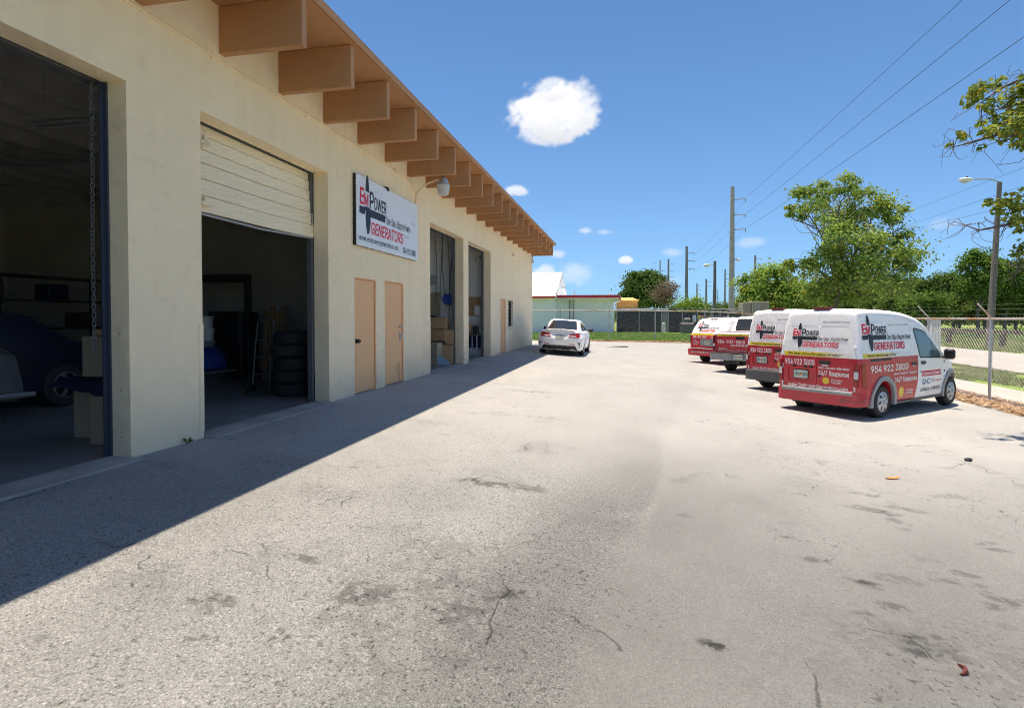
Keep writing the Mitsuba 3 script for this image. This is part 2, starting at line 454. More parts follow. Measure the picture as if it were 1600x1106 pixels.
mat('m_green_stucco', proc(lambda p, n, uv: mix((.83, .85, .88), (.77, .80, .83), fbm(p.x * .8, p.y * .8, p.z * .8, 4)) * (1 - .12 * (1 - smoothstep(.0, .9, p.z + .4 * fbm(p.x * 1.5, p.z, 2, 3))))), .85)
mat('m_redtrim', (.60, .03, .05), .5)
mat('m_roofwhite', gray_var((.74, .74, .73), .08, 1.5), .7)
mat('m_orange', gray_var((.62, .33, .10), .12, 1.5), .8)
mat('m_screen', gray_var((.045, .042, .045), .35, 1.2), .9)
mat('m_block', proc(lambda p, n, uv: mix((.42, .36, .28), (.32, .265, .20), fbm(p.x * 1.5, p.y * 1.5, p.z * .6, 4))), .85)
mat('m_road', gray_var((.27, .26, .245), .15, 1.2), .85)
mat('m_walk', gray_var((.32, .31, .285), .14, 1.6), .85)
mat('m_bark', proc(lambda p, n, uv: mix((.20, .17, .145), (.09, .075, .065), fbm(p.x * 12, p.y * 12, p.z * 4, 4))), .9)
mat('m_twig', (.36, .32, .28), .9)
mat('m_lampglass', (.55, .55, .52), .35)


def grass_fn(p, n, uv):
    a = fbm(p.x * .35, p.y * .35, 0, 4)
    b = fbm(p.x * 3, p.y * 3, 1, 3)
    c = mix((.13, .20, .04), (.27, .26, .12), smoothstep(.42, .68, a))
    return c * (.72 + .56 * b)


mat('m_grassground', proc(grass_fn), .95, spec=.1)
mat('m_mulch', proc(lambda p, n, uv: mix((.34, .24, .15), (.16, .105, .065), fbm(p.x * 14, p.y * 14, 0, 4))), .95, spec=.1)
scene['m_leaf'] = {'type': 'twosided', 'bsdf': {'type': 'principled', 'base_color': {'type': 'mesh_attribute', 'name': 'vertex_color'}, 'roughness': .5, 'specular': .35}}
scene['m_leafthin'] = {'type': 'principledthin', 'base_color': {'type': 'mesh_attribute', 'name': 'vertex_color'}, 'roughness': .45, 'diff_trans': .7, 'spec_trans': 0.0}
# ------------------------------------------------------------------ the setting: sheets of ground
def setting(name, mesh, m, label, smooth=True):
    return solo(name, mesh, m, label, kind='structure', smooth=smooth)


xs = np.concatenate([[-3000, -900, -300, -100, -45], np.linspace(-20, 36, 57), [45, 60, 90, 160, 400, 1000, 3000]])
ys = np.concatenate([[-3000, -600, -100, -40], np.linspace(-14, 60, 75), [70, 90, 140, 260, 600, 1500, 4000]])
setting('ground', sheet_fn(xs, ys, lambda x, y: gz(x, y) - .035), 'm_grassground', 'patchy dry green grass reaching to the distance')
setting('yard', sheet_fn(np.linspace(-4.72, 7.5, 50), np.linspace(-10, 33.2, 110), lambda x, y: gz(x, y)), 'm_asphalt', 'worn pale asphalt yard with cracks and oil spots')
setting('sidewalk', sheet_fn(np.linspace(8.35, 9.75, 5), np.linspace(-14, 140, 60), lambda x, y: gz(x, y) + .01), 'm_walk', 'pale concrete sidewalk behind the right fence')
setting('road', sheet_fn(np.linspace(13.0, 19.9, 9), np.linspace(-14, 300, 80), lambda x, y: gz(x, y) + .004), 'm_road', 'light grey street beyond the chain link fence')
setting('side_yard_path', sheet_fn(np.linspace(-9.0, -4.75, 9), np.linspace(27.72, 33.2, 12), lambda x, y: gz(x, y) - .002), 'm_walk', 'pale paving beyond the far corner of the warehouse')


def mulch_top(x, y):
    e = ss(7.15, 7.5, x + .25 * (meshkit.noise(np.column_stack([x * 0, y * 1.3, y * 0])) - .5)) * (1 - ss(8.2, 8.42, x))
    return gz(x, y) - .012 + .05 * e * (.6 + .8 * meshkit.fbm(np.column_stack([x * 3, y * 3, x * 0]), 3))


setting('mulch_bed', sheet_fn(np.linspace(7.0, 8.45, 26), np.linspace(-8, 33.5, 240), mulch_top), 'm_mulch', 'strip of brown mulch along the foot of the right fence')
setting('leaf_bed', sheet_fn(np.linspace(-5, 8.4, 60), np.linspace(32.7, 34.6, 12), lambda x, y: gz(x, y) - .012 + .035 * ss(32.75, 33.3, y + .3 * (meshkit.noise(np.column_stack([x * 1.5, x * 0, x * 0])) - .5)) * (1 - ss(34.1, 34.5, y))), 'm_mulch', 'strip of fallen leaves at the foot of the far fence')


def chips(n, xr, yr, r):
    P = np.column_stack([rng.uniform(*xr, n), rng.uniform(*yr, n)])
    z = gz(P[:, 0], P[:, 1]) + .035
    a = rng.uniform(0, 2 * np.pi, n)
    s = rng.uniform(.4, 1.2, n) * r
    u = np.column_stack([np.cos(a), np.sin(a), rng.uniform(-.4, .4, n)]) * s[:, None]
    w = np.column_stack([-np.sin(a), np.cos(a), rng.uniform(-.5, .5, n)]) * (s * rng.uniform(.3, .6, n))[:, None]
    c = np.column_stack([P, z + rng.uniform(0, .02, n)])
    V = np.stack([c - u, c + w, c + u, c - w], 1).reshape(-1, 3)
    i = np.arange(n) * 4
    f = np.vstack([np.column_stack([i, i + 1, i + 2]), np.column_stack([i, i + 2, i + 3])])
    t = rng.uniform(0, 1, n)[:, None]
    col = np.array([.42, .27, .15]) * (1 - t) + np.array([.20, .12, .07]) * t
    pale = rng.random(n) < .25
    col[pale] = [.52, .38, .24]
    return trimesh.Trimesh(V, f, process=False), np.repeat(col, 4, 0)


m_, c_ = chips(7000, (7.25, 8.3), (5, 24), .05)
solo('leaf_litter', m_, 'm_leaf', 'brown dry leaves and bark chips under the right fence', 'leaf litter', kind='stuff', col=c_)
m_, c_ = chips(3500, (-4, 8), (32.9, 34.2), .07)
solo('leaf_litter', m_, 'm_leaf', 'brown dry leaves along the foot of the far fence', 'leaf litter', kind='stuff', col=c_)


def blades(n, xr, yr, h, green, dry, keep=None):
    P = np.column_stack([rng.uniform(*xr, n), rng.uniform(*yr, n)])
    if keep is not None: P = P[keep(P[:, 0], P[:, 1])]
    n = len(P)
    z = gz(P[:, 0], P[:, 1]) - .03
    clump = meshkit.fbm(np.column_stack([P * .8, z * 0]), 3)
    hh = h * rng.uniform(.4, 1.2, n) * (.5 + clump)
    a = rng.uniform(0, 2 * np.pi, n)
    w = hh * .16 + .006
    u = np.column_stack([np.cos(a), np.sin(a), a * 0]) * w[:, None]
    lean = np.column_stack([rng.normal(0, .35, n), rng.normal(0, .35, n), np.ones(n)]) * hh[:, None]
    c = np.column_stack([P, z])
    V = np.stack([c - u, c + u, c + lean], 1).reshape(-1, 3)
    t = np.clip(rng.normal(0, .22, n) + 1.4 * (clump - .38), 0, 1)[:, None]
    col = np.array(green) * (1 - t) + np.array(dry) * t
    return trimesh.Trimesh(V, np.arange(3 * n).reshape(-1, 3), process=False), np.repeat(col, 3, 0)


G1, D1 = (.20, .36, .055), (.34, .38, .12)
m_, c_ = blades(60000, (-9, 16), (33.4, 52), .16, G1, D1)
solo('grass', m_, 'm_leaf', 'bright green mown grass behind the far fence', 'grass', kind='stuff', col=c_)
m_, c_ = blades(34000, (9.8, 12.9), (8, 45), .10, (.17, .23, .06), (.40, .36, .20), lambda x, y: meshkit.fbm(np.column_stack([x * .9, y * .5, x * 0]), 3) > .40)
solo('grass', m_, 'm_leaf', 'dry patchy grass verge between sidewalk and street', 'grass', kind='stuff', col=c_)
m_, c_ = blades(50000, (20, 32), (18, 75), .20, (.17, .25, .06), (.36, .35, .16))
solo('grass', m_, 'm_leaf', 'grass beyond the street around the low wooden barrier', 'grass', kind='stuff', col=c_)
m_, c_ = blades(26000, (32, 62), (38, 110), .35, (.21, .38, .06), (.28, .40, .10))
solo('grass', m_, 'm_leaf', 'brighter strip of grass in front of the dark trees', 'grass', kind='stuff', col=c_)

# small things lying on the yard
P = gp(1394, 748)
lf = slab(sg.Polygon([(-.09, 0), (-.04, .035), (.04, .03), (.1, 0), (.03, -.03), (-.05, -.025)]), .004)
v = np.array(lf.vertices); v[:, 2] += .25 * v[:, 0] ** 2 * 10 + .004; lf.vertices = v
solo('fallen_leaf', move(rot(lf, (0, 0, 1), 20), *P), 'm_print_orange', 'single dry orange leaf lying on the asphalt right of centre', 'leaf', smooth=False)
P = gp(1513, 720)
st = trimesh.creation.icosphere(subdivisions=2, radius=.045)
st.vertices *= (1, .8, .55); st.vertices += .008 * (meshkit.noise(np.array(st.vertices) * 60)[:, None] - .5)
solo('stone', move(st, P[0], P[1], P[2] + .018), 'm_dark', 'small dark stone on the asphalt in front of the nearest van', 'stone')
P = gp(1502, 1055)
solo('fallen_leaf', move(tube([(0, 0, .006), (.03, .02, .012), (.045, .06, .008), (.03, .09, .006)], [.006, .011, .01, .003]), *P), mat('m_leafred', (.10, .02, .012), .6) or 'm_leafred', 'dark red curled leaf on the asphalt at lower right', 'leaf')
P = gp(964, 541.5)
dg = Thing('drain_grate', 'dark rectangular drain cover in the pale asphalt near the far fence', 'drain')
for s in (-.35, .28): dg.add('frame', box(P[0] - .55, P[0] + .55, P[1] + s, P[1] + s + .07, P[2] - .02, P[2] + .012), 'm_plastic', smooth=False)
for k in range(9):
    x = P[0] - .5 + k * .125
    dg.add('bar', box(x - .04, x + .04, P[1] - .28, P[1] + .28, P[2] - .02, P[2] + .008), 'm_dark', smooth=False)
P = gp(291, 693)
wd = Thing('weed', 'small green weed growing at the foot of the wall beside the first pillar', 'plant')
for k in range(9):
    a = rng.uniform(0, 6.28); l = rng.uniform(.03, .07)
    e = np.array([math.cos(a) * l, math.sin(a) * l, rng.uniform(.03, .08)])
    q = np.cross(e, [0, 0, 1]); q /= np.linalg.norm(q); q *= .008
    V = np.array([[0, 0, 0], e * .5 + q + [0, 0, .03], e, e * .5 - q + [0, 0, .03]]) + [-4.62, P[1], .0]
    wd.add('leaf', trimesh.Trimesh(V, [(0, 1, 2), (0, 2, 3)], process=False), mat('m_weed', (.07, .12, .03), .6, two=True) or 'm_weed', smooth=False)

# ------------------------------------------------------------------ the warehouse
WX, WT = -4.67, .25                                   # face and thickness of the front wall
Y0, Y1, ZT = -9.0, 27.6, 4.98
HEAD = 3.66
OPEN = [(1.55, 4.48, 3.60), (5.42, 8.12, 3.66), (12.80, 15.60, HEAD), (16.12, 18.90, HEAD), (-3.2, .55, 3.6)]
DOORS = [(8.98, 9.84, 2.07), (10.22, 11.16, 2.09), (20.43, 21.35, 2.08)]
WIN = (21.82, 22.78, 1.0, 2.06)
wh = Thing('warehouse', 'long cream stucco warehouse with open bays and tan roof beams along the left', 'building')
front = sg.box(Y0, -.15, Y1, ZT)
for a, b, h in OPEN: front = front.difference(sg.box(a, -.3, b, h))
for a, b, h in DOORS: front = front.difference(sg.box(a, -.3, b, h))
front = front.difference(sg.box(WIN[0], WIN[2], WIN[1], WIN[3]))


def onwall(u, v, w): return np.column_stack([WX + w, u, v])


wh.add('wall', mapped(slab(front, WT), onwall, -WT), 'm_stucco', smooth=False)
wh.add('wall', box(-17, WX - WT - .002, Y1 - .25, Y1 - .003, -.15, ZT), 'm_stucco', smooth=False)
wh.add('wall', box(-17, WX - WT - .002, Y0 + .003, Y0 + .25, -.15, ZT), 'm_stucco', smooth=False)
wh.add('wall', box(-17.25, -17.002, Y0, Y1, -.15, ZT), 'm_stucco', smooth=False)
wh.add('floor', box(-17, WX - .235, Y0 + .26, Y1 - .26, -.12, .004), 'm_floor', smooth=False)
for a, b, h in OPEN:
    wh.add('threshold', box(WX - .232, WX + .16, a + .003, b - .003, -.1, .018, .012), 'm_apron', smooth=False)
for y, m_ in [(15.92, 'm_inner_light'), (19.2, 'm_inner_light'), (12.35, 'm_inner')]:
    wh.add('partition', box(-16.9, WX - WT - .003, y, y + .14, .006, 4.4), m_, smooth=False)
wh.add('lining', cat([box(-16.99, -16.9, Y0 + .3, Y1 - .3, .006, 4.7), box(-16.89, WX - WT - .01, Y0 + .26, Y0 + .3, .006, 4.7)]), 'm_inner', smooth=False)
wh.add('ceiling', box(-16.98, WX - WT - .005, Y0 + .26, Y1 - .26, 4.72, 4.78), 'm_ceiling', smooth=False)
for k in range(13):
    x = -5.9 - k * .85
    wh.add('joist', box(x - .07, x + .07, Y0 + .27, 12.3, 4.32, 4.715), 'm_ceiling', smooth=False)
# roof: a deck with a thin edge, boards under it between the beams
EX = -3.55
wh.add('roof', box(-17.4, EX, Y0 - .3, 27.95, 5.02, 5.075), 'm_roofwhite', smooth=False)
wh.add('fascia', cat([box(EX + .002, EX + .03, Y0 - .3, 28.0, 4.985, 5.09, .006), box(-17.4, EX, 27.955, 27.985, 4.985, 5.09)]), 'm_tan', smooth=False)
NB = 33
by = [27.3 - 1.133 * k for k in range(NB)]
for k, y in enumerate(by):
    wh.add('beam', box(WX - .01, EX - .045, y - .05, y + .05, 4.415 + .012 * math.sin(k * 2.1), 4.968, .008), 'm_tan', smooth=False)
    wh.add('soffit_board', box(WX - .02, EX - .002, y + .053 - 1.133 + .05, y + .053 + .049, 4.972, 5.012), 'm_tan', smooth=False)
# trim line under the beams: a thin conduit with clips
wh.add('conduit', tube([(WX + .02, y, 4.345 + .008 * math.sin(y * 1.7) + .004 * math.sin(y * 5)) for y in np.linspace(Y0, 11.2, 60)] + [(WX + .02, 11.55, 4.29), (WX + .02, 11.8, 4.16), (WX + .03, 11.86, 4.02)], .014), 'm_stucco')
for y in (1.0, 3.2, 5.6, 7.5, 9.4, 10.7):
    wh.add('clip', box(WX - .005, WX + .04, y - .02, y + .02, 4.31, 4.375, .008), 'm_stucco', smooth=False)
# painted steel guards on the corners of the openings
for (y, s) in [(4.48, 1), (5.42, -1), (8.12, 1), (12.80, -1), (15.60, 1), (16.12, -1), (18.90, 1)]:
    y2 = y + s * .06
    g = cat([box(WX + .0005, WX + .008, min(y - s * .006, y2), max(y - s * .006, y2), .08, 1.29, .003),
             box(WX - .13, WX + .0045, min(y - s * .0075, y - s * .0005), max(y - s * .0075, y - s * .0005), .083, 1.287)])
    gp_ = wh.add('corner_guard', g, 'm_stucco', smooth=False)
    for z in (.2, .65, 1.2):
        wh.add('screw', move(rot(trimesh.creation.cylinder(radius=.011, height=.006, sections=8), (1, 0, 0), 90), WX - .1, y - s * .009, z), 'm_galv', parent=gp_)
# hinged doors
for i, (a, b, h) in enumerate(DOORS):
    fr = wh.add('door_frame', mapped(slab(sg.box(a, -.0, b, h).difference(sg.box(a + .028, -.1, b - .028, h - .028)), .10), onwall, -.105), 'm_tan_door', smooth=False)
    dl = wh.add('door', mapped(slab(sg.box(a + .034, .015, b - .034, h - .034), .045), onwall, -.075), 'm_tan_door', smooth=False,
                label=['tan door with a single dark round knob', 'tan door with a lever handle and deadbolt', 'tan door beside the small far window'][i])
    hy = a + .12 if i != 1 else b - .14
    if i == 0:
        wh.add('knob', move(trimesh.creation.icosphere(radius=.035), WX + .03, hy - .02, .94), 'm_dark', parent=dl)
        wh.add('rosette', move(rot(trimesh.creation.cylinder(radius=.04, height=.03), (0, 1, 0), 90), WX - .015, hy - .02, .94), 'm_dark', parent=dl)
    else:
        wh.add('lever', cat([tube([(WX - .02, hy, .97), (WX + .045, hy, .97), (WX + .05, hy - .03, .97), (WX + .05, hy - .13, .965)], .013)]), 'm_galv', parent=dl)
        wh.add('escutcheon', box(WX - .031, WX - .012, hy - .035, hy + .035, .87, 1.06, .005), 'm_galv', parent=dl, smooth=False)
        wh.add('deadbolt', move(rot(trimesh.creation.cylinder(radius=.032, height=.04), (0, 1, 0), 90), WX - .02, hy, 1.17), 'm_galv', parent=dl)
    hs = b - .03 if i != 1 else a + .03
    for z in (.35, 1.05, 1.75):
        wh.add('hinge', tube([(WX - .018, hs, z - .055), (WX - .018, hs, z + .055)], .012), 'm_tan_door', parent=dl)
# far window with louvres
a, b, z0, z1 = WIN
wf = wh.add('window', mapped(slab(sg.box(a, z0, b, z1).difference(sg.box(a + .05, z0 + .05, b - .05, z1 - .05)), .06), onwall, -.14), 'm_plastic', smooth=False)
wh.add('sill', box(WX - .08, WX + .05, a - .03, b + .03, z0 - .05, z0 - .004, .006), 'm_stucco', parent=wf, smooth=False)
for k in range(7):
    z = z0 + .11 + k * .135
    wh.add('pane', rot(box(WX - .125, WX - .117, a + .052, b - .052, z - .06, z + .06), (0, 1, 0), -14, (WX - .12, 0, z)), 'm_glass', parent=wf, smooth=False)
wh.add('louvre_handle', box(WX - .1, WX - .07, b - .12, b - .09, z0 + .3, z0 + .8), 'm_plastic', parent=wf, smooth=False)
# tracks and jamb rails of the roll-up doors
for i, (a, b, h) in enumerate(OPEN[:4]):
    for y in (a + .03, b - .03):
        if i == 0:
            s = 1 if y > a + .1 else -1
            wh.add('door_track', cat([box(WX - .262, WX - .205, y + s * .008, y + s * .026, .02, h - .004), box(WX - .262, WX - .25, y - .02, y + s * .008 + (.0), .02, h - .004) if s > 0 else box(WX - .262, WX - .25, y - .008, y + .02, .02, h - .004)]), 'm_track', smooth=False)
            continue
        wh.add('door_track', cat([box(WX - .34, WX - .262, y - .03, y - .012, .02, h + .25), box(WX - .34, WX - .33, y - .03, y + .03, .02, h + .25), box(WX - .275, WX - .265, y - .012, y + .03, .02, h + .25)]), 'm_track' if i < 1 else 'm_plastic', smooth=False)
    wh.add('head_rail', box(WX - .40, WX - .30, a + .02, b - .02, h - .01, h + .06), 'm_plastic', smooth=False)
# second bay: the half lowered sectional door, bent and cream painted
a, b, h = OPEN[1]
hs = [2.60, 2.80, 3.00, 3.19, 3.35, 3.52, 3.78]
for k in range(6):
    za, zb = hs[k] + .004, hs[k + 1] - .004
    hz, prof = zb - za, [(-.02, 0.0)]
    for q in range(4):
        z0, z1 = hz * q / 4, hz * (q + 1) / 4
        prof += [(.016, z0 + .002), (.020, z0 + .008), (.020, z1 - .014), (.0155, z1 - .009), (.0155, z1 - .003)]
    prof += [(-.02, hz)]
    m_ = slab(sg.Polygon(prof), b - a - .02, .16)
    v = np.array(m_.vertices)
    x_, z_, y_ = v[:, 0], v[:, 1], v[:, 2] - (b - a - .02) / 2
    y = y_ / (b - a) * 2
    sag = (.03 * (y + 1) / 2 - .010 * np.exp(-((y - .2) / .5) ** 2)) * (1 - k / 7)
    m_.vertices = np.column_stack([x_ + WX - .27 - .010 * math.sin(k * 1.3) * np.cos(y * 1.4) - .012 * k, y_ + (a + b) / 2, z_ + za + sag])
    if m_.volume < 0: m_.invert()
    pn = wh.add('rolling_door_panel', m_, 'm_slat', smooth=25)
    if k in (0, 4):
        wh.add('latch', cat([box(WX - .235, WX - .2, a + .25, a + .42, zb - .12, zb - .07, .008), box(WX - .235, WX - .205, a + .3, a + .35, zb - .1, zb - .02)]), 'm_slat', parent=pn, smooth=False)
wh.add('bottom_seal', tube([(WX - .275, a + .02, 2.585), (WX - .275, (a + b) / 2 + .1, 2.575), (WX - .275, b - .02, 2.625)], .016), 'm_gray_plastic')
# chain of the first bay's hoist
lk = trimesh.creation.torus(major_radius=.017, minor_radius=.0045, major_sections=10, minor_sections=5)
lk = rot(lk, (1, 0, 0), 90)
lk.vertices *= (1, 1, 1.5)
ch = [move(rot(lk, (0, 0, 1), 20 + 90 * (k % 2)), WX - .32 - .006 * math.sin(k * .09), 4.405, 1.05 + .041 * k) for k in range(68)]
wh.add('hoist_chain', cat(ch), 'm_plastic', kind='stuff')
# inside the first bays: strip lamps that are off
for (x, y, z, l) in [(-6.6, 5.6, 3.75, 1.3), (-8.4, 5.2, 3.55, 1.5), (-10, 8, 4.1, 2.0)]:
    wh.add('strip_lamp', cat([box(x - l / 2, x + l / 2, y - .1, y + .1, z, z + .07, .01)] + [tube([(x - l / 2, y + s, z - .03), (x + l / 2, y + s, z - .03)], .018) for s in (-.06, .06)] + [tube([(x + s, y, z), (x + s, y, 4.4)], .006) for s in (-l / 3, l / 3)]), 'm_gray_plastic')
# third bay: inner door, box and hanging leads on the partition
PY = 15.92
dr_ = wh.add('inner_door', box(-6.3, -5.52, PY - .035, PY - .003, .02, 2.12, .006), 'm_carton_pale', smooth=False, label='pale inner door in the third bay')
wh.add('vision_panel', box(-5.80, -5.62, PY - .042, PY - .036, 1.1, 1.42), 'm_glass', parent=dr_, smooth=False)
wh.add('switch_box', box(-5.95, -5.62, PY - .1, PY - .003, 2.35, 2.62, .01), 'm_gray_plastic', smooth=False)
for k, x in enumerate((-5.62, -5.42, -5.34, -5.22, -5.12, -5.05)):
    wh.add('hanging_lead', tube([(x + .05 * math.sin(k * 2.0 + t * 3), PY - .08, 3.9 - 2.2 * t - .3 * (k % 2) * t) for t in np.linspace(0, 1, 9)], .009), 'm_dark')
# fourth bay: round wall lamp, cork board with paper
PY = 19.2
wh.add('round_lamp', move(rot(lathe([(0, 0), (.11, 0), (.12, .03), (.10, .07), (.05, .10), (0, .105)], 20), (1, 0, 0), 90), -5.2, PY - .002, 3.42), 'm_lampglass')
cb = wh.add('cork_board', box(-5.75, -5.08, PY - .03, PY - .003, 1.42, 2.10, .004), 'm_cardboard', smooth=False)
wh.add('paper', box(-5.33, -5.12, PY - .034, PY - .031, 1.46, 1.78), 'm_print_white', parent=cb, smooth=False)
wh.add('paper', box(-5.74, -5.62, PY - .034, PY - .031, 1.55, 2.05), 'm_print_white', parent=cb, smooth=False)
wh.add('wall_vent', cat([move(trimesh.creation.icosphere(radius=.07), WX + .03, 22.7, 3.95)]), 'm_stucco')
# small lamp under the far end of the eaves
el = Thing('corner_lamp', 'tiny lamp hanging at the far end of the eaves', 'lamp')
el.add('stem', tube([(WX + .06, 27.35, 4.41), (WX + .06, 27.35, 4.2)], .015), 'm_plastic')
el.add('bulb', move(trimesh.creation.icosphere(radius=.07), WX + .06, 27.35, 4.14), 'm_lampglass')

# ------------------------------------------------------------------ the wall lamp
LY, LZ, LX = 11.88, 4.1, -3.98
wl = Thing('wall_lamp', 'barn style security lamp on a bent arm right of the sign', 'lamp')
wl.add('arm', tube([(WX + .03, LY, LZ - .12), (WX + .03, LY, LZ + .02), (WX + .1, LY, LZ + .12), (WX + .3, LY - .05, LZ + .24), (LX - .12, LY - .1, LZ + .30), (LX, LY - .12, LZ + .30)], .02, 8), 'm_stucco')
wl.add('mount', box(WX + .001, WX + .03, LY - .05, LY + .05, LZ - .34, LZ - .02, .006), 'm_stucco', smooth=False)
sc = lambda pr: [(a * .82, b * .82) for a, b in pr]
wl.add('housing', move(lathe(sc([(0, .34), (.05, .34), (.07, .30), (.12, .29), (.13, .22), (.15, .21), (.15, .16), (.10, .15), (0, .15)]), 20), LX, LY - .12, LZ + .06), 'm_galv')
wl.add('photocell', move(trimesh.creation.cylinder(radius=.032, height=.06), LX, LY - .12, LZ + .37), 'm_plastic')
wl.add('lens', move(lathe(sc([(0, -.12), (.115, -.11), (.14, -.09), (.175, .13), (.17, .165), (0, .165)]), 24), LX, LY - .12, LZ + .04), 'm_lampglass')


# ------------------------------------------------------------------ the logo, in metres, lower left at the origin
def logo(W):
    """(mesh, material) pieces of the firm's mark, W metres wide."""
    s = W / 4.65
    o = []

    def put(m, u, v, mt, w=0.0):
        o.append((move(m, u * s, v * s, w), mt))
    spike = sg.Polygon([(.38, .68), (.40, 1.2), (.46, 1.75), (.52, 2.02), (.60, 2.10), (.67, 2.02), (.72, 1.75), (.745, 1.2), (.74, .92), (.80, .70), (.86, .45), (.80, .25), (.72, .05), (.62, 0.0), (.54, .06), (.48, .3), (.455, .62), (.43, .9)])
    spike2 = sg.Polygon([(.44, .9), (.455, .5), (.50, .2), (.56, .03), (.63, -.02), (.70, .04), (.76, .25), (.84, .62), (.92, .92), (.74, .92)])
    bars = [sg.Polygon([(-.03, .92), (.42, .92), (.42, .86), (.36, .66), (-.03, .66)]), sg.Polygon([(.74, .92), (2.15, .92), (2.10, .64), (.86, .64)])]
    shape = spike.union(spike2).union(bars[0]).union(bars[1])
    shape = shape.difference(sg.box(-.05, .96, .775, 1.50))
    shape = affinity.scale(shape, s, s, origin=(0, 0))
    o.append((slab(shape, .0015), 'm_print_navy'))
    put(text('E', .56 * s, .30 * s, True, .06), 0, 1.0, 'm_print_red', .0016)
    put(text('M', .42 * s, .34 * s, True, .06), .31, 1.0, 'm_print_red', .0016)
    put(text('P', .60 * s, .34 * s, True, .06), .76, .96, 'm_print_navy', .0006)
    put(text('OWER', .44 * s, 1.08 * s, True, .06), 1.13, .98, 'm_print_navy', .0006)
    put(text('GENERATORS', .42 * s, 3.0 * s, True, .12), .86, .06, 'm_print_red', .0008)
    put(text('One-Stop-Shop for Power', .30 * s, 2.40 * s, False, .10), 2.2, .62, 'm_print_navy', .0004)
    return o


# ------------------------------------------------------------------ the big sign
sn = Thing('sign', 'white company sign with black and red lettering high on the cream wall', 'sign')
SX, SA, SB, SZ0, SZ1 = -4.595, 8.93, 11.80, 2.62, 3.86
sn.add('frame', box(WX + .003, SX - .014, SA + .004, SB - .004, SZ0 + .004, SZ1 - .004), 'm_black', smooth=False)
sn.add('board', box(SX - .012, SX, SA, SB, SZ0, SZ1, .003), 'm_signwhite', smooth=False)


def onsign(u, v, w): return np.column_stack([SX + .001 + w, SA + u, SZ0 + v])


lg = logo(2.30)
for m_, mt in lg:
    m_ = m_.copy()
    m_.vertices = np.array(m_.vertices) * (1, 1.02, 1)
    sn.add('lettering', mapped(move(m_, .12, .24), onsign), mt, smooth=False)
sn.add('lettering', mapped(move(text('www.empowergenerators.com', .105, 1.72), .07, .10), onsign), 'm_print_navy', smooth=False)
sn.add('lettering', mapped(move(text('954-922-3800', .12, .72, True), 2.02, .085), onsign), 'm_print_navy', smooth=False)
for s, u, v in (('Design', 2.48, .74), ('Delivery', 2.3, .58), ('Service', 2.1, .40)):
    sn.add('lettering', mapped(move(text(s, .085, .25), u, v), onsign), 'm_print_faint', smooth=False, label='faded grey word on the sign')
for u in (.04, .75, 1.45, 2.15, 2.82):
    for v in (.03, SZ1 - SZ0 - .03):
        sn.add('screw', mapped(move(trimesh.creation.cylinder(radius=.009, height=.006, sections=8), u, v), onsign), 'm_galv')
sn.add('clip', box(SX - .05, SX + .012, 10.15, 10.27, SZ1 - .03, SZ1 + .04, .006), 'm_black', smooth=False)

# ------------------------------------------------------------------ things inside the bays
def carton(label, x, y, z, w, d, h, rz=0, m='m_cardboard', tape=True):
    t = Thing('cardboard_box', label, 'box')
    M = lambda q: move(rot(q, (0, 0, 1), rz), x, y, z)
    t.add('body', M(box(-w / 2, w / 2, -d / 2, d / 2, 0, h, .006)), m, smooth=False)
    t.add('flap', M(cat([box(-w / 2 + .004, w / 2 - .004, .003, d / 2 - .004, h + .0005, h + .005), box(-w / 2 + .004, w / 2 - .004, -d / 2 + .004, -.003, h + .0005, h + .006)])), m, smooth=False)
    if tape: t.add('tape', M(cat([box(-w / 2 + .01, w / 2 - .01, -.025, .025, h + .0065, h + .008), box(w / 2 + .0005, w / 2 + .002, -.025, .025, h - .09, h)])), 'm_carton_pale', smooth=False)


carton('tall pale cardboard carton under a blue tarp inside the first bay', -5.88, 5.32, .01, .42, .42, .62, 8, 'm_carton_pale')
carton('pale carton on the floor nearest the first door track', -5.40, 5.05, .01, .36, .40, .50, 4, 'm_carton_pale')
carton('upright carton standing on the blue tarp in the first bay', -5.74, 5.30, .70, .42, .40, .44, 6, 'm_carton_pale')
carton('low open carton on top of the upright one in the first bay', -5.68, 5.30, 1.155, .36, .30, .06, 10)
tp = slab(sg.Polygon([(-.42, -.36), (.45, -.40), (.55, .1), (.42, .36), (-.36, .34)]), .012, .05)
v = np.array(tp.vertices)
v[:, 2] += .645 - .45 * np.clip(v[:, 0] - .16, 0, 1) * 1.5 - .5 * np.clip(-v[:, 1] - .22, 0, 1) + .02 * np.sin(v[:, 0] * 9 + v[:, 1] * 6)
tp.vertices = v
solo('tarp', move(tp, -5.78, 5.28, .01), 'm_tarp', 'dark blue tarp draped over the cartons in the first bay', 'tarp', smooth=True)
solo('paper_sheet', move(box(.0, .006, -.09, .09, 0, .2), -5.62, 5.20, .42), 'm_paperblue', 'pale blue paper hanging below the blue tarp', 'paper', smooth=False)

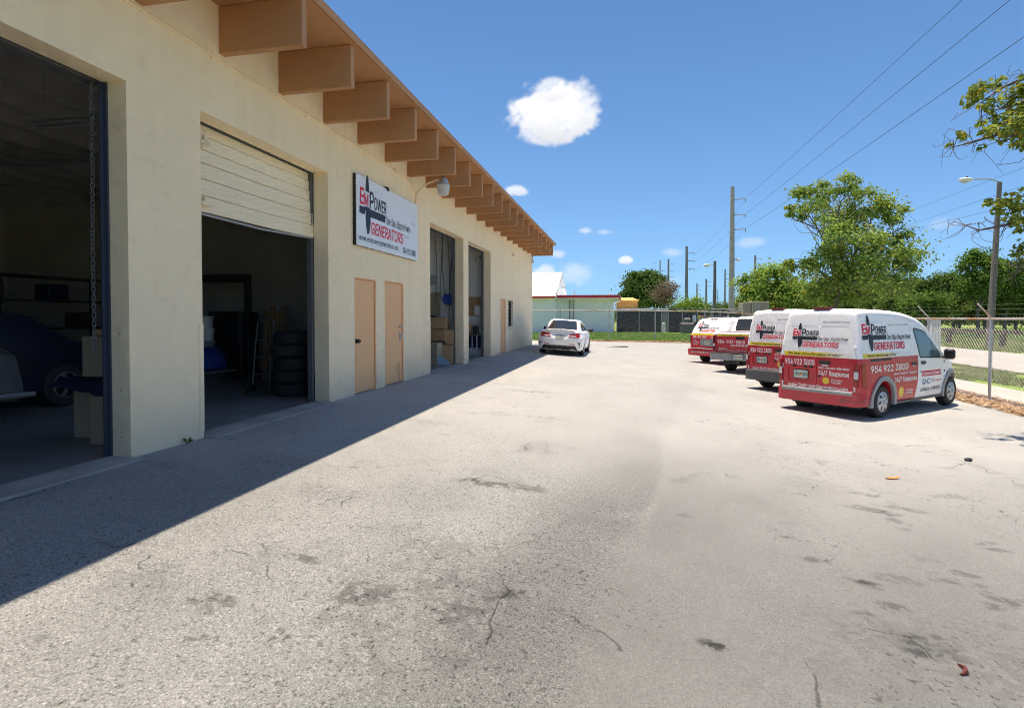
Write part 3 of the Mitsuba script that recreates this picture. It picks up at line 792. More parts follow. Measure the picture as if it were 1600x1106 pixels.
# a stripped car nose at the far left and a dark blue car behind it
hk = Thing('car_shell', 'bare metal front of a stripped car at the far left of the first bay', 'car shell')
pr = [(0, .55), (.10, .88), (.30, .98), (.9, 1.05), (1.0, .9), (.95, .62), (.62, .52), (.50, .30), (.10, .28), (-.02, .40)]
fe = slab(sg.Polygon(pr).difference(sg.Point(.28, .72).buffer(.11)).difference(sg.Point(.18, .45).buffer(.05)), 1.5, .12)
v = np.array(fe.vertices)
v[:, 0] += .10 * ((v[:, 2] - .75) / .75) ** 2
v[:, 1] -= .05 * ((v[:, 2] - .75) / .75) ** 2
fe.vertices = v
hk.add('front', mapped(fe, lambda a, b, c: np.column_stack([-7.62 - a, 4.9 + c * .6, b + .02])), 'm_plastic')
hk.add('bumper_bar', tube([(-7.60, 4.86, .36), (-7.57, 5.3, .38), (-7.60, 5.85, .36)], .035), 'm_galv')
for y in (5, 5.6): hk.add('stand', box(-8.3, -8.2, y, y + .1, .005, .4), 'm_dark', smooth=False)


def wheel_kit(t, x, y, r, w, side, style='cap', hub='m_hub'):
    """A road wheel at local x, y; side +1 when its face looks to +x."""
    prof = [(r * .62, -w / 2), (r * .86, -w / 2), (r * .97, -w / 2 + .03), (r, -w / 2 + .06), (r, w / 2 - .06), (r * .97, w / 2 - .03), (r * .86, w / 2), (r * .62, w / 2 - .01), (r * .58, 0), (r * .62, -w / 2)]
    put = lambda m: move(rot(m, (0, 1, 0), 90 * side), x, y, r)
    wk = t.add('wheel', put(lathe(prof, 40)), 'm_rubber')
    back = move(lathe([(0, -.05), (r * .60, -.05), (r * .60, -.035), (0, -.035)], 24), 0, 0, w / 2 - .03)
    t.add('drum', put(back), 'm_black', parent=wk)
    n = 7 if style == 'cap' else 5
    disc = sg.Point(0, 0).buffer(r * .61, 24)
    for k in range(n):
        a = 2 * math.pi * k / n + .3
        if style == 'cap':
            hole = affinity.rotate(affinity.scale(sg.Point(0, 0).buffer(1, 8), r * .075, r * .15), math.degrees(a) - 62)
            hole = affinity.translate(hole, r * .43 * math.cos(a), r * .43 * math.sin(a))
        else:
            hole = sg.Polygon([(r * .2 * math.cos(a - .22), r * .2 * math.sin(a - .22)), (r * .54 * math.cos(a - .45), r * .54 * math.sin(a - .45)), (r * .57 * math.cos(a), r * .57 * math.sin(a)), (r * .54 * math.cos(a + .45), r * .54 * math.sin(a + .45)), (r * .2 * math.cos(a + .22), r * .2 * math.sin(a + .22))])
        disc = disc.difference(hole)
    d = slab(disc, .03, .06)
    v = np.array(d.vertices)
    rr = np.hypot(v[:, 0], v[:, 1])
    v[:, 2] += w / 2 - .035 + .035 * (1 - (rr / (r * .64)) ** 2)
    d.vertices = v
    t.add('hubcap', put(d), hub, parent=wk)
    t.add('hub_centre', put(move(lathe([(0, .02), (r * .1, .018), (r * .12, 0), (0, 0)], 16), 0, 0, w / 2 + .028)), hub, parent=wk)
    return wk


bc = Thing('blue_car', 'dark blue old car standing deep inside the first bay', 'car')
bp = sg.Polygon([(0, .35), (.05, .8), (.5, .95), (1.5, 1.0), (2.0, 1.42), (3.2, 1.42), (3.9, 1.0), (4.5, .92), (4.6, .5), (4.5, .28), (.2, .28)])
m_ = slab(bp, 1.6, .25)
v = np.array(m_.vertices)
v[:, 2] = .8 + (v[:, 2] - .8) * (1 - .25 * np.clip(v[:, 1] - .95, 0, 1))
m_.vertices = v
bc.add('body', mapped(m_, lambda a, b, c: np.column_stack([-8.45 - c, 3.2 + a, b])), 'm_oldblue')
wk = [wheel_kit(bc, -8.50, 3.2 + y, .33, .2, 1, 'spoke', 'm_plastic') for y in (.9, 3.75)]
solo('workshop_shelf', cat([box(-12.6, -12.55, y, y + .05, .005, 2.2) for y in (5, 7, 9, 11)] + [box(-12.6, -12.0, 5, 11.05, z, z + .04) for z in (.5, 1.1, 1.7, 2.2)]), 'm_dark', 'dark steel shelf along the back of the first bays', 'shelf', smooth=False)
for k in range(9):
    y = 5.1 + k * .65
    solo('storage_bin', box(-12.5, -12.1, y, y + .45, [1.145, 1.745][k % 2], [1.145, 1.745][k % 2] + rng.uniform(.2, .4), .02), ['m_plastic', 'm_tarp', 'm_darkwood'][k % 3], f'{("grey", "dark blue", "brown")[k % 3]} bin, {("first", "second", "third", "fourth", "fifth", "sixth", "seventh", "eighth", "ninth")[k]} from the left on the dark shelf', 'bin', 'bins on the workshop shelf', smooth=False)

# second bay: hand truck, tyres, planks, gantry frame, buckets, blue engine cowl
ht = Thing('hand_truck', 'steel hand truck with two tyres standing in the second bay', 'hand truck')
hx, hy = -6.35, 8.72
for s in (-.17, .17):
    ht.add('rail', tube([(hx + s, hy + .02, .16), (hx + s, hy + .10, .8), (hx + s * .95, hy + .17, 1.28)] + ([(hx, hy + .18, 1.36)] if s < 0 else [(hx, hy + .18, 1.36)]), .016), 'm_plastic')
for z in (.35, .65, .95):
    ht.add('crossbar', tube([(hx - .17, hy + .03 + .1 * z, z), (hx + .17, hy + .03 + .1 * z, z)], .012), 'm_plastic')
ht.add('toe_plate', box(hx - .2, hx + .2, hy - .25, hy + .02, .02, .03), 'm_plastic', smooth=False)
for s in (-1, 1):
    wheel_kit(ht, hx + s * .25, hy + .1, .13, .08, s, 'spoke', 'm_gray_plastic')
ty = lathe([(.19, -.1), (.28, -.11), (.325, -.08), (.34, 0), (.325, .08), (.28, .11), (.19, .1), (.18, 0), (.19, -.1)], 28)
for k in range(5):
    solo('tyre', move(rot(ty, (1, 0, 0), rng.uniform(-2, 2)), -5.72 + rng.uniform(-.03, .03), 8.75 + rng.uniform(-.03, .03), .118 + .222 * k), 'm_rubber', ['tyre at the bottom of the dark stack in the second bay', 'second tyre from the floor in the second bay stack', 'middle tyre of the stack in the second bay', 'fourth tyre from the floor in the second bay stack', 'tyre on top of the stack in the second bay'][k], 'tyre')
for k in range(4):
    x = -7.75 + k * .13
    solo('plank', rot(box(x, x + .11, 10.7, 10.75, .006, 1.5 + .12 * (k % 2)), (1, 0, 0), -4, (x, 10.7, 0)), 'm_wood', f'{("leftmost", "second from left", "third from left", "rightmost")[k]} of the four planks leaning behind the hand truck', 'plank', 'planks leaning in the second bay', smooth=False)
ga = Thing('gantry', 'dark steel lifting frame standing in the second bay', 'frame')
for x in (-9.75, -8.35): ga.add('upright', box(x - .06, x + .06, 11.0, 11.12, .006, 2.15, .01), 'm_dark', smooth=False)
ga.add('crossbeam', box(-9.805, -8.295, 10.99, 11.13, 2.155, 2.33, .01), 'm_dark', smooth=False)
for x in (-9.75, -8.35): ga.add('base', box(x - .06, x + .06, 10.6, 10.99, .006, .1), 'm_dark', smooth=False)
ga.add('mast_block', box(-9.5, -8.6, 11.15, 11.8, .006, 1.5, .05), 'm_dark', smooth=False)
bu = lathe([(0, 0), (.13, 0), (.155, .36), (.165, .36), (.165, .385), (.15, .385), (.12, .03), (0, .03)], 20)
for k in range(3):
    solo('bucket', move(bu, -8.52 - .02 * k, 10.0, .5 + .25 * k), 'm_white' if k else 'm_gray_plastic', ['grey bucket on the low crate in the second bay', 'white bucket stacked in the middle by the left jamb', 'white bucket on top of the stack by the left jamb'][k], 'bucket')
solo('crate', box(-8.85, -8.25, 9.75, 10.25, .006, .495, .02), 'm_plastic', 'dark crate under the buckets in the second bay', 'crate', smooth=False)
ec = Thing('engine_cowl', 'bright blue machine cover at the left edge of the second bay', 'machine cover')
cp = sg.Polygon([(0, .32), (.0, .62), (.12, .74), (.45, .78), (.62, .66), (.70, .42), (.66, .36), (.4, .32)])
m_ = slab(cp, .6, .1)
v = np.array(m_.vertices); v[:, 0] -= .2 * ((v[:, 2] - .3) / .3) ** 2 * .4; m_.vertices = v
ec.add('cover', mapped(m_, lambda a, b, c: np.column_stack([-8.5 + a * 1.0, 9.2 + c, b])), 'm_blue')
ec.add('rim', box(-8.55, -7.72, 9.15, 9.85, .29, .318, .01), 'm_galv', smooth=False)
ec.add('base', box(-8.45, -7.95, 9.25, 9.75, .006, .287, .02), 'm_plastic', smooth=False)

# third bay: stacked boxes, blue reel
carton('large pale open carton on the floor of the third bay', -5.55, 15.2, .01, .60, .55, .62, 2, 'm_carton_pale', False)
carton('brown box second from the floor in the third bay', -5.18, 15.62, .01, .40, .4, .55, 8)
carton('brown box in the middle of the third bay stack', -5.42, 15.66, .68, .50, .42, .34, -4)
carton('wide brown box on top of the third bay stack', -5.42, 15.62, 1.04, .52, .40, .32, 5)
carton('small brown box on the right of the third bay stack', -5.10, 15.66, .58, .26, .3, .42, 10)
solo('cable_reel', move(rot(cat([lathe([(0, -.12), (.16, -.12), (.16, -.10), (.09, -.09), (.09, .09), (.16, .10), (.16, .12), (0, .12)], 18)]), (1, 0, 0), 90), -5.18, 15.78, 1.9), 'm_blue', 'small blue reel among the leads in the third bay', 'reel')
solo('clear_wrap', rot(slab(sg.Polygon([(0, 0), (.5, 0), (.42, .08), (.05, .35)]), .05), (1, 0, 0), 75).apply_translation((-5.35, 15.0, .02)), 'm_paperblue', 'crumpled pale plastic sheet on the third bay floor', 'plastic sheet', smooth=False)
# fourth bay: bench with things
be = Thing('work_bench', 'steel work bench against the far wall of the fourth bay', 'bench')
be.add('top', box(-5.85, -5.05, 18.55, 19.15, .74, .78, .008), 'm_plastic', smooth=False)
for x in (-5.80, -5.42, -5.28, -5.12):
    be.add('leg', box(x, x + .04, 18.6, 18.64, .006, .738), 'm_galv', smooth=False)
be.add('back_panel', box(-5.85, -5.05, 19.1, 19.14, .3, .735), 'm_tarp', smooth=False)
carton('brown carton standing on the work bench of the fourth bay', -5.52, 18.85, .782, .28, .3, .36, 4)
mk = Thing('coffee_maker', 'black machine on the work bench beside the carton', 'machine')
mk.add('body', box(-5.28, -5.1, 18.75, 18.95, .782, 1.05, .02), 'm_black', smooth=False)
mk.add('lid', box(-5.27, -5.11, 18.77, 18.93, 1.052, 1.09, .015), 'm_plastic', smooth=False)
pj = Thing('propane_tank', 'white gas bottle on the floor of the fourth bay by the jamb', 'gas bottle')
pj.add('body', move(lathe([(0, .02), (.11, .02), (.15, .08), (.15, .30), (.11, .37), (.04, .39), (0, .39)], 20), -5.42, 18.2, .0), 'm_white')
pj.add('collar', move(lathe([(.08, .37), (.09, .37), (.09, .47), (.08, .47), (.08, .37)], 16), -5.42, 18.2, 0), 'm_white')
pj.add('foot', move(lathe([(.10, .006), (.11, .006), (.11, .05), (.10, .05), (.10, .006)], 16), -5.42, 18.2, 0), 'm_white')
# ------------------------------------------------------------------ vehicles
def pch(pts):
    a = np.array(pts, float)
    f = PchipInterpolator(a[:, 0], a[:, 1])
    return lambda q: f(np.clip(q, a[0, 0], a[-1, 0]))


class Car:
    """A lofted shell: zt, zb top and bottom along y; hw(y, z) half width; ins: (distance from the tail, inset) of the rounded tail, the same for the nose."""

    def __init__(self, L, zt, zb, hw, rt, tail, nose, lean=lambda z: 0 * z, crown=.03, n=46, extra=()):
        self.L, self.zt, self.zb, self.hw, self.rt, self.lean, self.crown = L, zt, zb, hw, rt, lean, crown
        self.tail, self.nose = np.array(tail, float), np.array(nose, float)
        ys = sorted(set(np.round(np.concatenate([self.tail[:, 0], L - self.nose[:, 0], np.linspace(self.tail[-1, 0], L - self.nose[-1, 0], n), list(extra)]), 4)))
        rings = []
        y0, i0 = ys[0], float(np.interp(ys[0], self.tail[:, 0], self.tail[:, 1]))
        base = self.ring(y0, i0)
        zc = base[:, 2].mean()
        for q in (.15, .3, .45, .6, .75, .88, .96):
            R = base.copy()
            R[:, 0] *= q
            R[:, 2] = zc + (R[:, 2] - zc) * q
            R[:, 1] = y0 + self.lean(R[:, 2])
            rings.append(R)
        for y in ys:
            ins = np.interp(y, self.tail[:, 0], self.tail[:, 1]) + np.interp(L - y, self.nose[:, 0], self.nose[:, 1])
            rings.append(self.ring(y, ins))
        M = len(rings[0])
        V = np.concatenate(rings)
        f = []
        for i in range(len(rings) - 1):
            a = i * M + np.arange(M)
            b = i * M + (np.arange(M) + 1) % M
            f.append(np.column_stack([a, b, b + M]))
            f.append(np.column_stack([a, b + M, a + M]))
        n0 = len(V)
        V = np.vstack([V, [0, y0 + float(self.lean(np.array([zc]))[0]), zc], rings[-1].mean(0)])
        k = np.arange(M)
        f.append(np.column_stack([np.full(M, n0), (k + 1) % M, k]))
        f.append(np.column_stack([np.full(M, n0 + 1), (len(rings) - 1) * M + k, (len(rings) - 1) * M + (k + 1) % M]))
        m = trimesh.Trimesh(V, np.vstack(f), process=False)
        if m.volume < 0: m.invert()
        self.mesh = m

    def ring(self, y, ins):
        zb, zt = float(self.zb(y)) + ins * .6, float(self.zt(y)) - ins
        if zt < zb + .08: zt = zb + .08
        r = min(float(self.rt(y)), .45 * (zt - zb))
        h = lambda z: float(self.hw(y, z)) - ins
        P = [(0, zb), (h(zb) * .5, zb), (h(zb) - .05, zb), (h(zb + .04) - .012, zb + .018), (h(zb + .05), zb + .05)]
        zs = np.linspace(zb + .05, zt - r, 14)[1:]
        P += [(h(z), z) for z in zs]
        cx = h(zt - r) - r
        P += [(cx + r * math.cos(a), zt - r + r * math.sin(a)) for a in np.linspace(0, math.pi / 2, 9)[1:]]
        P += [(cx * q, zt + self.crown * (1 - q * q) * min(1, cx)) for q in (.8, .6, .4, .2, 0)]
        right = [(x, z) for x, z in P]
        left = [(-x, z) for x, z in P[1:-1]][::-1]
        R = np.array(right + left)
        return np.column_stack([R[:, 0], y + self.lean(R[:, 1]), R[:, 1]])

    def side(self, u, v, w):
        return np.column_stack([np.array([float(self.hw(a, b)) for a, b in zip(u, v)]) + w, u, v])

    def rear(self, u, v, w):
        d = np.minimum(np.array([float(self.hw(.1, b)) for b in v]) - np.abs(u), v - float(self.zb(0)) + .02)
        y = np.interp(d, self.tail[::-1, 1], self.tail[::-1, 0])
        return np.column_stack([u, y + self.lean(v) - w, v])

    def top(self, u, v, w):
        z = self.zt(v) + self.crown * (1 - (u / .7) ** 2)
        g = np.gradient(self.zt(np.linspace(0, self.L, 400)), self.L / 399)
        s = np.interp(v, np.linspace(0, self.L, 400), g)
        n = np.sqrt(1 + s * s)
        return np.column_stack([u, v - w * s / n, z + w / n])


def arc(R, y1, side=1):
    """Tail profile: (distance, inset) of an elliptic corner R wide and y1 deep."""
    t = np.linspace(0, 1, 7)
    return [(y1 * (1 - math.cos(a * math.pi / 2)), R * (1 - math.sin(a * math.pi / 2))) for a in t]


def cut(body, cutters):
    b = man(body)
    for c in cutters:
        b = b - man(c)
    return tri(b)


def mirror(m):
    q = m.copy()
    q.apply_transform(np.diag([-1, 1, 1, 1]))
    return q


def yz(v): return v[:, 1:3]


def body_ply(m, orig, mt, uvf=None):
    """The cut shell with the shading normals of the uncut one wherever a face still lies along it."""
    pts, fi = trimesh.sample.sample_surface(orig, 160000, seed=3)
    bary = trimesh.triangles.points_to_barycentric(orig.triangles[fi], pts)
    n = (orig.vertex_normals[orig.faces[fi]] * bary[:, :, None]).sum(1)
    n /= np.linalg.norm(n, axis=1, keepdims=True)
    tree_ = cKDTree(pts)
    V = np.asarray(m.vertices)[m.faces].reshape(-1, 3)
    fn = np.cross(V[1::3] - V[::3], V[2::3] - V[::3])
    fn = np.repeat(fn / np.maximum(np.linalg.norm(fn, axis=1, keepdims=True), 1e-12), 3, 0)
    d, k = tree_.query(V, k=4)
    sn = n[k].mean(1)
    sn /= np.linalg.norm(sn, axis=1, keepdims=True)
    ok = ((sn * fn).sum(1) > .90) & (d[:, 0] < .05)
    N = np.where(ok[:, None], sn, fn)
    path = meshkit.write_ply((V, np.arange(len(V)).reshape(-1, 3)), False, uvf(V) if uvf else None, None, normals=N)
    return {'type': 'ply', 'filename': path, 'face_normals': False, 'bsdf': {'type': 'ref', 'id': mt}}


def panel(t, name, poly, f, m, th=.004, off=0.0, edge=.09, both=False, parent=None, **k):
    q = mapped(slab(poly, th, edge), f, off)
    r = t.add(name, q, m, parent=parent, smooth=35, **k)
    if both: t.add(name, mirror(q), m, parent=parent, smooth=35, **k)
    return r


def line(pts, w):
    return sg.LineString(pts).buffer(w / 2, cap_style=2, join_style=1)


def letters(t, s, h, width, u, v, f, m, bold=False, shear=0.0, off=.0025, parent=None):
    t.add('lettering', mapped(move(text(s, h, width, bold, shear, .0012), u, v), f, off), m, smooth=False, parent=parent)


def place_at(X, Y, Z, heading, roll=0.0, pitch=0.0):
    """Local x right, y forward; heading degrees to the right of +y."""
    return T4().translate([X, Y, Z]).rotate([0, 0, 1], -heading).rotate([0, 1, 0], roll).rotate([1, 0, 0], pitch)


def license_plate(t, u, v, f, w=.27, h=.15, parent=None, off=.004):
    p = panel(t, 'license_plate', rrect(u - w / 2 - .012, u + w / 2 + .012, v - h / 2 - .012, v + h / 2 + .012, .015), f, 'm_black', .008, off)
    t.add('plate_face', mapped(slab(rrect(u - w / 2, u + w / 2, v - h / 2, v + h / 2, .012), .002, .1), f, off + .009), 'm_plate', parent=p, smooth=False)
    t.add('plate_emblem', mapped(slab(affinity.scale(sg.Point(u, v).buffer(.028), 1.1, .9), .001), f, off + .0115), 'm_print_orange', parent=p, smooth=False)
    ch = [sg.box(u + a, v - .032, u + a + .017, v + .032) for a in (-.115, -.088, -.061, .046, .073, .1)]
    t.add('plate_mark', mapped(cat([slab(c, .001) for c in ch]), f, off + .0115), 'm_print_green', parent=p, smooth=False)


def livery(z_split, y_front, z_low=.28):
    def fn(p, n, uv):
        y, z = uv.x, uv.y
        edge = y_front - .13 * dr.square(dr.clip((z_split - z) / .8, 0, 1))
        red = (z < z_split) & (y < edge)
        c = dr.select(red, mi.Color3f(.50, .018, .036), mi.Color3f(.88, .885, .89))
        dirt = .35 * (1 - smoothstep(.28, .62, z + .1 * noise(y * 7, z * 7)))
        return c * (1 - dirt * .55) + mi.Color3f(.20, .18, .15) * dirt * .4
    return proc(fn)


mat('m_livery_van', livery(1.12, 2.19), .28, clear=1.0)
mat('m_livery_suv', livery(1.12, 9.0), .28, clear=1.0)
mat('m_livery_truck', livery(1.25, 9.0), .28, clear=1.0)
mat('m_bumper_red', proc(lambda p, n, uv: mix((.50, .018, .036), (.30, .03, .04), smoothstep(.5, .8, fbm(uv.x * 6, uv.y * 8, 1, 3)))), .3, clear=1.0)

# --- the van
VL = 4.15
van_zt = pch([(0, 1.975), (.5, 2.0), (1.2, 1.985), (1.75, 1.94), (2.2, 1.86), (2.5, 1.755), (2.62, 1.68), (2.95, 1.44), (3.3, 1.185), (3.45, 1.10), (3.7, 1.02), (3.95, .90), (4.08, .77), (4.15, .66)])
van_wp = pch([(0, .755), (.4, .785), (3.2, .785), (3.7, .765), (4.0, .70), (4.15, .62)])


def van_hw(y, z):
    tum = np.interp(z, [.25, .6, 1.0, 1.3, 1.7, 1.98], [-.01, .0, -.004, -.03, -.082, -.135])
    return van_wp(y) + tum + .012 * np.exp(-((z - .62) / .12) ** 2)


VAN = Car(VL, van_zt, lambda y: .27 + 0 * y, van_hw, pch([(0, .10), (2.3, .10), (2.7, .07), (3.4, .08), (4.15, .14)]), arc(.075, .075), arc(.16, .16), lean=lambda z: .11 * np.clip((z - 1.05) / .95, 0, 1) ** 1.5, crown=.04, extra=(2.44, 2.52, 2.56))
YA, YF = .80, 3.72
wheel_cut = [box(-1, 1, y - .001, y + .001, 0, .001) for y in ()]
cyl = lambda y, z, r, x0, x1: move(rot(trimesh.creation.cylinder(radius=r, height=x1 - x0, sections=40), (0, 1, 0), 90), (x0 + x1) / 2, y, z)
cuts = []
for y in (YA, YF):
    for s in (1, -1):
        cuts.append(cyl(y, .31, .40, .48 if s > 0 else -1.1, 1.1 if s > 0 else -.48))
gro = .011
side_lines = [line([(1.02, 1.83), (1.06, 1.5), (1.12, .95), (1.13, .42)], gro), line([(1.93, 1.80), (2.02, 1.5), (2.13, 1.15), (2.15, .34)], gro), line([(.16, 1.80), (1.9, 1.74)], gro),
              line([(.98, 1.90), (1.6, 1.875), (2.25, 1.775)], gro), line([(.98, 1.83), (.985, 1.90)], gro), line([(2.15, .40), (3.2, .40)], gro), line([(3.28, .40), (3.30, 1.12)], gro), line([(2.02, 1.70), (2.5, 1.70), (3.3, 1.1)], gro)]
ind = rrect(.14, .98, 1.19, 1.79, .05)
ind2 = rrect(1.06, 1.93, 1.19, 1.74, .05)
for ln in side_lines:
    q = mapped(slab(ln, .05, .08), VAN.side, -.014)
    cuts += [q, mirror(q)]
for p_, dep in ((ind, .004), (ind2, .004)):
    q = mapped(slab(p_, .05, .08), VAN.side, -dep)
    cuts += [q, mirror(q)]
rear_lines = [line([(0.0, .40), (0.0, 1.95)], gro), line([(-.655, .47), (-.655, 1.2), (-.58, 1.93)], gro), line([(.655, .47), (.655, 1.2), (.58, 1.93)], gro), line([(-.655, .47), (.655, .47)], gro)]
for ln in rear_lines:
    cuts.append(mapped(slab(ln, .06, .08), VAN.rear, -.014))
cuts.append(mapped(slab(rrect(-.54, -.03, 1.13, 1.70, .05), .06, .08), VAN.rear, -.005))
cuts.append(mapped(slab(rrect(.03, .54, 1.13, 1.70, .05), .06, .08), VAN.rear, -.005))
cuts.append(mapped(slab(rrect(-.56, -.07, .64, .90, .04), .06, .08), VAN.rear, -.022))
van_body = cut(VAN.mesh, cuts)
VAN_BODY_PLY = body_ply(van_body, VAN.mesh, 'm_livery_van', yz)


def make_van(label, T, bumper, near):
    t = Thing('delivery_van', label, 'van', T=T)
    S, R = VAN.side, VAN.rear
    t.add('body', None, None, ply=VAN_BODY_PLY)
    t.add('underbody', box(-.62, .62, .25, 3.9, .20, .30), 'm_black', smooth=False)
    for y in (YA, YF):
        for s in (1, -1):
            wheel_kit(t, s * .675, y, .31, .20, s, 'cap')
    # arches
    for y in (YA, YF):
        ring = sg.Point(y, .31).buffer(.475, 20).difference(sg.Point(y, .31).buffer(.392, 20)).intersection(sg.box(y - .6, .235, y + .6, 1.0))
        panel(t, 'wheel_arch', ring, S, 'm_gray_plastic', .055, -.03, both=True)
    panel(t, 'sill', sg.box(1.26, .235, 3.26, .275), S, 'm_plastic', .03, -.03, both=True)
    # windows
    win = sg.Polygon([(2.09, 1.63), (2.16, 1.655), (2.50, 1.60), (2.60, 1.56), (3.16, 1.12), (3.20, 1.03), (3.0, 1.035), (2.29, 1.06), (2.25, 1.09)])
    wf = panel(t, 'side_window', win, S, 'm_black', .006, -.002, both=False)
    panel(t, 'glass', win.buffer(-.025).difference(line([(2.80, 1.5), (2.83, 1.0)], .03)), S, 'm_glass_lite', .004, .003, parent=wf)
    t.add('side_window', mirror(mapped(slab(win, .008, .09), S, -.002)), 'm_glass')
    panel(t, 'windscreen', sg.Polygon([(-.60, 2.60), (.60, 2.60), (.67, 3.33), (-.67, 3.33)]), VAN.top, 'm_glass', .008, .0, .12)
    panel(t, 'front_grille', rrect(-.45, .45, .52, .72, .05), lambda u, v, w: np.column_stack([u, VL + .005 + w, v]), 'm_black', .02, -.03)
    for s in (-1, 1):
        t.add('headlight', move(trimesh.creation.icosphere(subdivisions=2, radius=1).apply_scale((.12, .18, .13)), s * .54, 3.95, .77), 'm_lens')
        hd = t.add('mirror', move(rot(box(-.10, .10, -.06, .06, -.105, .105, .04), (0, 0, 1), -s * 12), s * .90, 3.28, 1.11), 'm_black', smooth=40)
        t.add('mirror_arm', box(*sorted((s * .73, s * .87)), 3.24, 3.32, 1.02, 1.08, .015), 'm_black', parent=hd, smooth=False)
    # handles
    for y in (1.99, 2.38):
        h = panel(t, 'door_handle', affinity.scale(sg.Point(y, .965).buffer(.07), 1.25, .5), S, 'm_dark', .03, -.004, .04, both=False)
        panel(t, 'handle_recess', affinity.scale(sg.Point(y, .93).buffer(.05), 1.1, .4), S, 'm_lens', .008, .002, .04, parent=h)
    panel(t, 'slide_rail', line([(.34, 1.085), (1.10, 1.085)], .035), S, 'm_black', .012, -.004, both=True)
    panel(t, 'lock', sg.Point(2.28, .79).buffer(.018), S, 'm_black', .006)
    for z in (.95, .76):
        panel(t, 'marker_light', sg.box(3.34, z - .02, 3.37, z + .02), S, 'm_dark', .008)
    # roof: high stop lamp
    t.add('stop_lamp', box(-.16, .16, .12, .24, 2.0, 2.045, .012), 'm_taildark', smooth=False)
    # tail lights wrap the corner
    for s in (1, -1):
        q = mapped(slab(rrect(.665, .742, .62, 1.04, .02), .035, .02), R, -.012)
        q2 = mapped(slab(rrect(.06, .16, .62, 1.04, .02), .02, .04), S, -.008)
        tl = t.add('tail_light', q if s > 0 else mirror(q), 'm_tail')
        t.add('side_lens', q2 if s > 0 else mirror(q2), 'm_tail', parent=tl)
        for (a, b, m_) in ((.76, .89, 'm_lens'), (.905, .925, 'm_taildark'), (.735, .75, 'm_taildark')):
            q = mapped(slab(sg.box(.672, a, .736, b), .004, .02), R, .024)
            t.add('lens', q if s > 0 else mirror(q), m_, parent=tl)
    # bumper
    bx = slab(sg.Polygon([(-.79, .28), (-.74, .06), (-.66, .03), (.66, .03), (.74, .06), (.79, .28), (.775, .36), (.70, .36), (.70, .16), (-.70, .16), (-.70, .36), (-.775, .36)]), .235, .12)
    bx.apply_translation((0, -.085, .27))
    bp_ = t.add('rear_bumper', bx, 'm_bumper_red' if bumper == 'red' else 'm_plastic', uvf=lambda v: v[:, ::2], label='red painted rear bumper' if bumper == 'red' else 'bare dark grey rear bumper')
    t.add('bumper_step', cat([box(-.66, .66, -.062, .0, .507, .528, .006), box(-.655, .655, -.068, -.05, .46, .515, .008)]), 'm_gray_plastic' if bumper == 'red' else 'm_plastic', parent=bp_, smooth=False)
    t.add('exhaust', tube([(.35, .15, .27), (.35, -.02, .26)], .03), 'm_dark')
    # rear furniture
    hd = panel(t, 'rear_handle', rrect(.05, .25, .99, 1.055, .025), R, 'm_dark', .035, -.003, .05)
    panel(t, 'handle_recess', rrect(.09, .21, .955, .992, .015), R, 'm_lens', .008, .001, .05, parent=hd)
    license_plate(t, -.315, .775, R, off=-.018)
    for u in (-.43, -.21, -.10):
        panel(t, 'plate_lamp', rrect(u - .03, u + .03, .91, .945, .012), R, 'm_black', .03, 0, .05)
    panel(t, 'lock', sg.Point(.05, .77).buffer(.022), R, 'm_black', .012)
    for s in (-1, 1):
        for z in (.58, .92, 1.28):
            h = box(-.014, .014, -.012, .03, z - .05, z + .05, .006)
            t.add('hinge', move(h, s * .672, float(VAN.rear(np.array([.67]), np.array([z]), np.array([0.0]))[0, 1]), 0), 'm_lens' if z < 1 else 'm_white', smooth=False)
    # lettering on the back
    panel(t, 'yellow_stripe', sg.box(-.64, 1.125, .64, 1.205), R, 'm_yellow', .0012, .0004, .05, uvf=lambda v: np.column_stack([(v[:, 0] + .64) / 1.28, v[:, 2]]))
    for m_, mt in logo(1.04):
        t.add('lettering', mapped(move(m_, -.49, 1.285), R, .001), mt, smooth=False)
    letters(t, 'The best choice for peace of mind', .046, .98, -.58, 1.145, R, 'm_print_navy', True, .2)
    letters(t, 'SM', .018, .04, .42, 1.172, R, 'm_print_navy')
    letters(t, 'Sales • Installation • Service', .036, .48, .06, 1.755, R, 'm_print_gray', False, .25)
    letters(t, '954 922 3800', .105, .575, -.62, .955, R, 'm_print_white', True)
    letters(t, 'Dade • Broward • Palm Beach', .040, .55, .035, .905, R, 'm_print_white', True)
    letters(t, '24/7 Response', .085, .55, .03, .785, R, 'm_print_white', True)
    panel(t, 'gold_badge', affinity.scale(sg.Point(.17, .69).buffer(.062), 1, 1.0), R, 'm_print_gold', .001, .002, .08)
    letters(t, 'Exclusive', .030, .19, .275, .695, R, 'm_print_white', True)
    letters(t, 'Provider', .030, .17, .275, .650, R, 'm_print_white', True)
    letters(t, 'www.EmPowerGenerators.com', .062, 1.12, -.56, .535, R, 'm_print_white', True)
    # lettering on the right side
    panel(t, 'yellow_stripe', sg.box(.12, 1.13, 1.90, 1.205), S, 'm_yellow', .0012, .0004, .06, uvf=lambda v: np.column_stack([v[:, 1] / 1.5, v[:, 2]]))
    for m_, mt in logo(1.80):
        m_ = m_.copy(); m_.vertices = np.array(m_.vertices) * (1, .80, 1)
        t.add('lettering', mapped(move(m_, .17, 1.25), S, .001), mt, smooth=False)
    letters(t, 'The best choice for peace of mind', .044, 1.05, .24, 1.145, S, 'm_print_navy', True, .2)
    letters(t, 'Sales • Installation • Service', .034, .80, 1.10, 1.70, S, 'm_print_gray', False, .25, .0005)
    letters(t, '954 922 3800', .115, 1.42, .34, .865, S, 'm_print_white', True)
